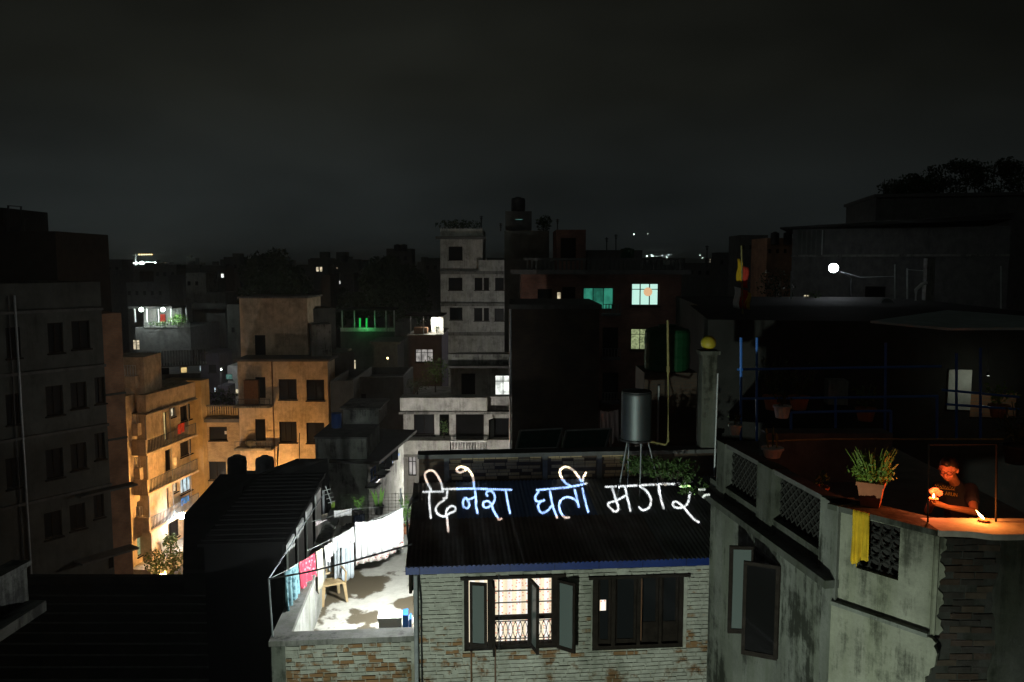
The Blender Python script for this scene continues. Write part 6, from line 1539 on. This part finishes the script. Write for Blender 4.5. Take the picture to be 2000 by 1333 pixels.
# ================================================================== RIGHT BACKGROUND
OF2 = FR(1546, 44, 1965, 40); ou = U(OF2, 1965)
z1_, z2_ = Z(OF2, 1600, 437), Z(OF2, 1600, 600)
oh = building('shed_house', 'long black shed house behind the white floodlight', OF2, 0, ou, z1_ - .3, 8, 'concrete_dark', [((1568, 575, 1582, 593), dict(nv=1, nh=1, pane='lit_cream', sill=False)), ((1690, 560, 1730, 592), DW)])
MB().hexa([OF2.pt(-.6, z1_ - .28, .8), OF2.pt(ou, z1_ + .02, .8), OF2.pt(ou, z1_ + .02, -8), OF2.pt(-.6, z1_ - .28, -8), OF2.pt(-.6, z1_ - .2, .8), OF2.pt(ou, z1_ + .3, .8), OF2.pt(ou, z1_ + .3, -8), OF2.pt(-.6, z1_ - .2, -8)]).build('roof', 'black_roof', oh)
u = .3
while u < U(OF2, 1600): MB().box(OF2, u, u + .16, Z(OF2, 1570, 500), z1_ - .35, .003, .04).build('cladding_strip', 'plaster_dim', oh); u += .24
MB().box(OF2, U(OF2, 1600), U(OF2, 1600) + .06, Z(OF2, 1600, 500), z1_ - .35, .003, .08).build('white_post', 'rail_pale', oh)
MB().box(OF2, -.05, ou, Z(OF2, 1600, 502), Z(OF2, 1600, 498), .004, .2).build('ledge', 'concrete', oh)
UF = FR(1706, 52, 2050, 50); uh = building('upper_house', 'black upper house with overgrown roof at the right edge', UF, 0, U(UF, 2050), Z(UF, 1720, 386), 9, 'concrete_dark')
coping(uh, UF, 0, U(UF, 2050), Z(UF, 1720, 386), 9, 'concrete_dark', .15, .2)
random.seed(51)
rgm = thing('roof_greenery', 'ragged dark shrubs crowning the upper house at right', 'shrub', P(1860, 380, 53))
mb = MB()
for k in range(46):
    s_ = random.random(); px = 1725 + s_ * 300; shrub(mb, P(px, 385 - (14 + 52 * min(1, s_ * 2.4)) * random.random(), 52.5 + random.uniform(-.5, 3)), .85, .7, .5, 150, .24)
mb.build('leaves', 'foliage_dark', rgm)
st = MB()
for k in range(18): px = 1730 + k * 16; st.tube([P(px, 388, 53), P(px + random.uniform(-6, 6), 350, 53)], .05, 5, .02)
st.build('stems', 'bark', rgm)
fp2 = P(1628, 524, 36); fl2 = thing('pole_floodlight', 'glaring white floodlight on a thin pole at right', 'lamp', P(1640, 600, 36.3))
MB().ball(fp2, .2, 12, 8).build('bulb', 'lamp_white', fl2); MB().tube([P(1662, 610, 36.2), P(1662, 545, 36.2), P(1630, 523, 36.05)], .03, 6).build('pole', 'metal_dark', fl2)
lamp('pole_light', 'POINT', fp2 + Vector((0, -.25, 0)), 10, (.80, .92, 1), .15)
tag(MB().tube([fp2 + Vector((.2, .1, -.1)), P(1680, 542, 36), P(1748, 540, 35.5)], .012, 4).build('wire', 'metal_grey'), 'slack wire running right from the floodlight', 'wire')
for lab, px, y0, y1 in (('white-tipped pole right of the floodlight', 1748, 517, 600), ('thin dark pole left of the roof chimney', 1772, 525, 600), ('thin pole at the far right roof', 1955, 520, 612), ('thin pole left below the floodlight', 1545, 530, 605)):
    tag(MB().tube([P(px, y1, 33), P(px, y0, 33)], .03, 6).build('pole', 'rail_pale'), lab, 'pole')
tag(MB().tube([P(1773, 527, 33), P(1812, 530, 33)], .015, 4).build('wire', 'rail_pale'), 'short wire between thin pole and roof chimney', 'wire')
ch = thing('chimney', 'square grey roof chimney with white vent elbow', 'chimney', P(1815, 610, 32)); c_ = P(1817, 505, 32)
MB().wbox(c_.x - .16, c_.x + .16, 31.9, 32.2, P(1817, 615, 32).z, c_.z).build('stack', 'concrete', ch)
MB().tube([P(1788, 596, 31.7), P(1789, 566, 31.7), P(1800, 556, 31.7), P(1810, 552, 31.7)], .07, 8).build('vent_elbow', 'white_board', ch)
MB().wbox(P(1772, 600, 31.6).x, P(1812, 600, 31.6).x, 31.5, 31.9, P(1790, 606, 31.7).z, P(1790, 598, 31.7).z).build('plinth', 'white_board', ch)
sd2 = thing('satellite_dish', 'dark satellite dish on the roof left of the chimney', 'satellite dish', P(1730, 606, 30))
mb = MB(); c_ = P(1733, 596, 30)
for i in range(5):
    for j in range(16):
        a_ = j * 6.283 / 16; r_ = .26 * i / 4; mb.v.append(c_ + Vector((r_ * math.cos(a_), -.3 * (1 - (i / 4) ** 2) * -.3 - .0, r_ * math.sin(a_))))
for i in range(4):
    for j in range(16): j2 = (j + 1) % 16; mb.f.append((i * 16 + j, i * 16 + j2, (i + 1) * 16 + j2, (i + 1) * 16 + j))
mb.build('dish', 'metal_grey', sd2, smooth=True, solid=.01); MB().tube([c_, P(1733, 612, 30.1)], .03, 5).build('mast', 'metal_dark', sd2)
MF = FR(1400, 24, 2060, 23); mfh = building('middle_house', 'dark flat-roofed house between roof garden and floodlight', MF, 0, U(MF, 2060), Z(MF, 1600, 612), 12, 'black_roof', [((1420, 640, 1450, 690), D1), ((1470, 640, 1500, 690), D1), ((1540, 640, 1570, 690), D1)])
bush('dark bush left of the floodlight', 1515, 560, 35, .9, .8, 420, .14, 'foliage_dark')
bush('lit bush in front of the small cream window', 1590, 585, 34, .4, .4, 220, .1, 'foliage')

# ================================================================== HAZE ADDED FOR LAMP HALOS AND LIFTED FAR BLACKS
hz_ = MB().wbox(-4200, 4200, -320, 6100, -1, 75).build('haze', None, kind='stuff')
m = bpy.data.materials.new('haze'); m.use_nodes = True; n = m.node_tree.nodes; n.clear(); o = n.new('ShaderNodeOutputMaterial'); v = n.new('ShaderNodeVolumePrincipled')
v.inputs['Color'].default_value = (.96, .98, .97, 1); v.inputs['Density'].default_value = .00038; v.inputs['Anisotropy'].default_value = .6
m.node_tree.links.new(v.outputs[0], o.inputs['Volume']); hz_.data.materials.append(m)

# ================================================================== GROUPS OF LIKE THINGS
GROUPS = dict(roof_tank='water tanks on the rooftops', potted_plant='potted plants on the terraces', hanging_cloth='laundry pegged on lines and railings', towel='towels on the terrace lines',
    bed_sheet='sheets on the terrace line', trousers='trousers on the terrace line', clothes_line='clothes lines across the terrace', distant_house='small houses along the skyline', dim_house='dim houses in the dark middle distance',
    roof_aerial='aerials on the skyline roofs', street_lamp='sodium lamps in the lane', alley_lamp='small lamps in the back alleys', solar_panel='solar panels behind the tin roof', oil_lamp='small clay lamps',
    shrub='shrubs on terraces and in the lane', tree='trees on the skyline', pole='thin poles on the right roofs', projector='projectors beside the viewpoint', ceiling_lamp='lamps on the far balcony',
    pale_house='pale houses glimpsed left of the orange house', roof_room='rooms on the rooftops', stair_tower='stair towers of the orange house', roof_block='black structures on the left skyline', wire='slack wires at right')
for ob in list(S.objects):
    if ob.parent is None and ob.get('category'):
        g_ = GROUPS.get(ob.name.split('.')[0])
        if g_: ob['group'] = g_
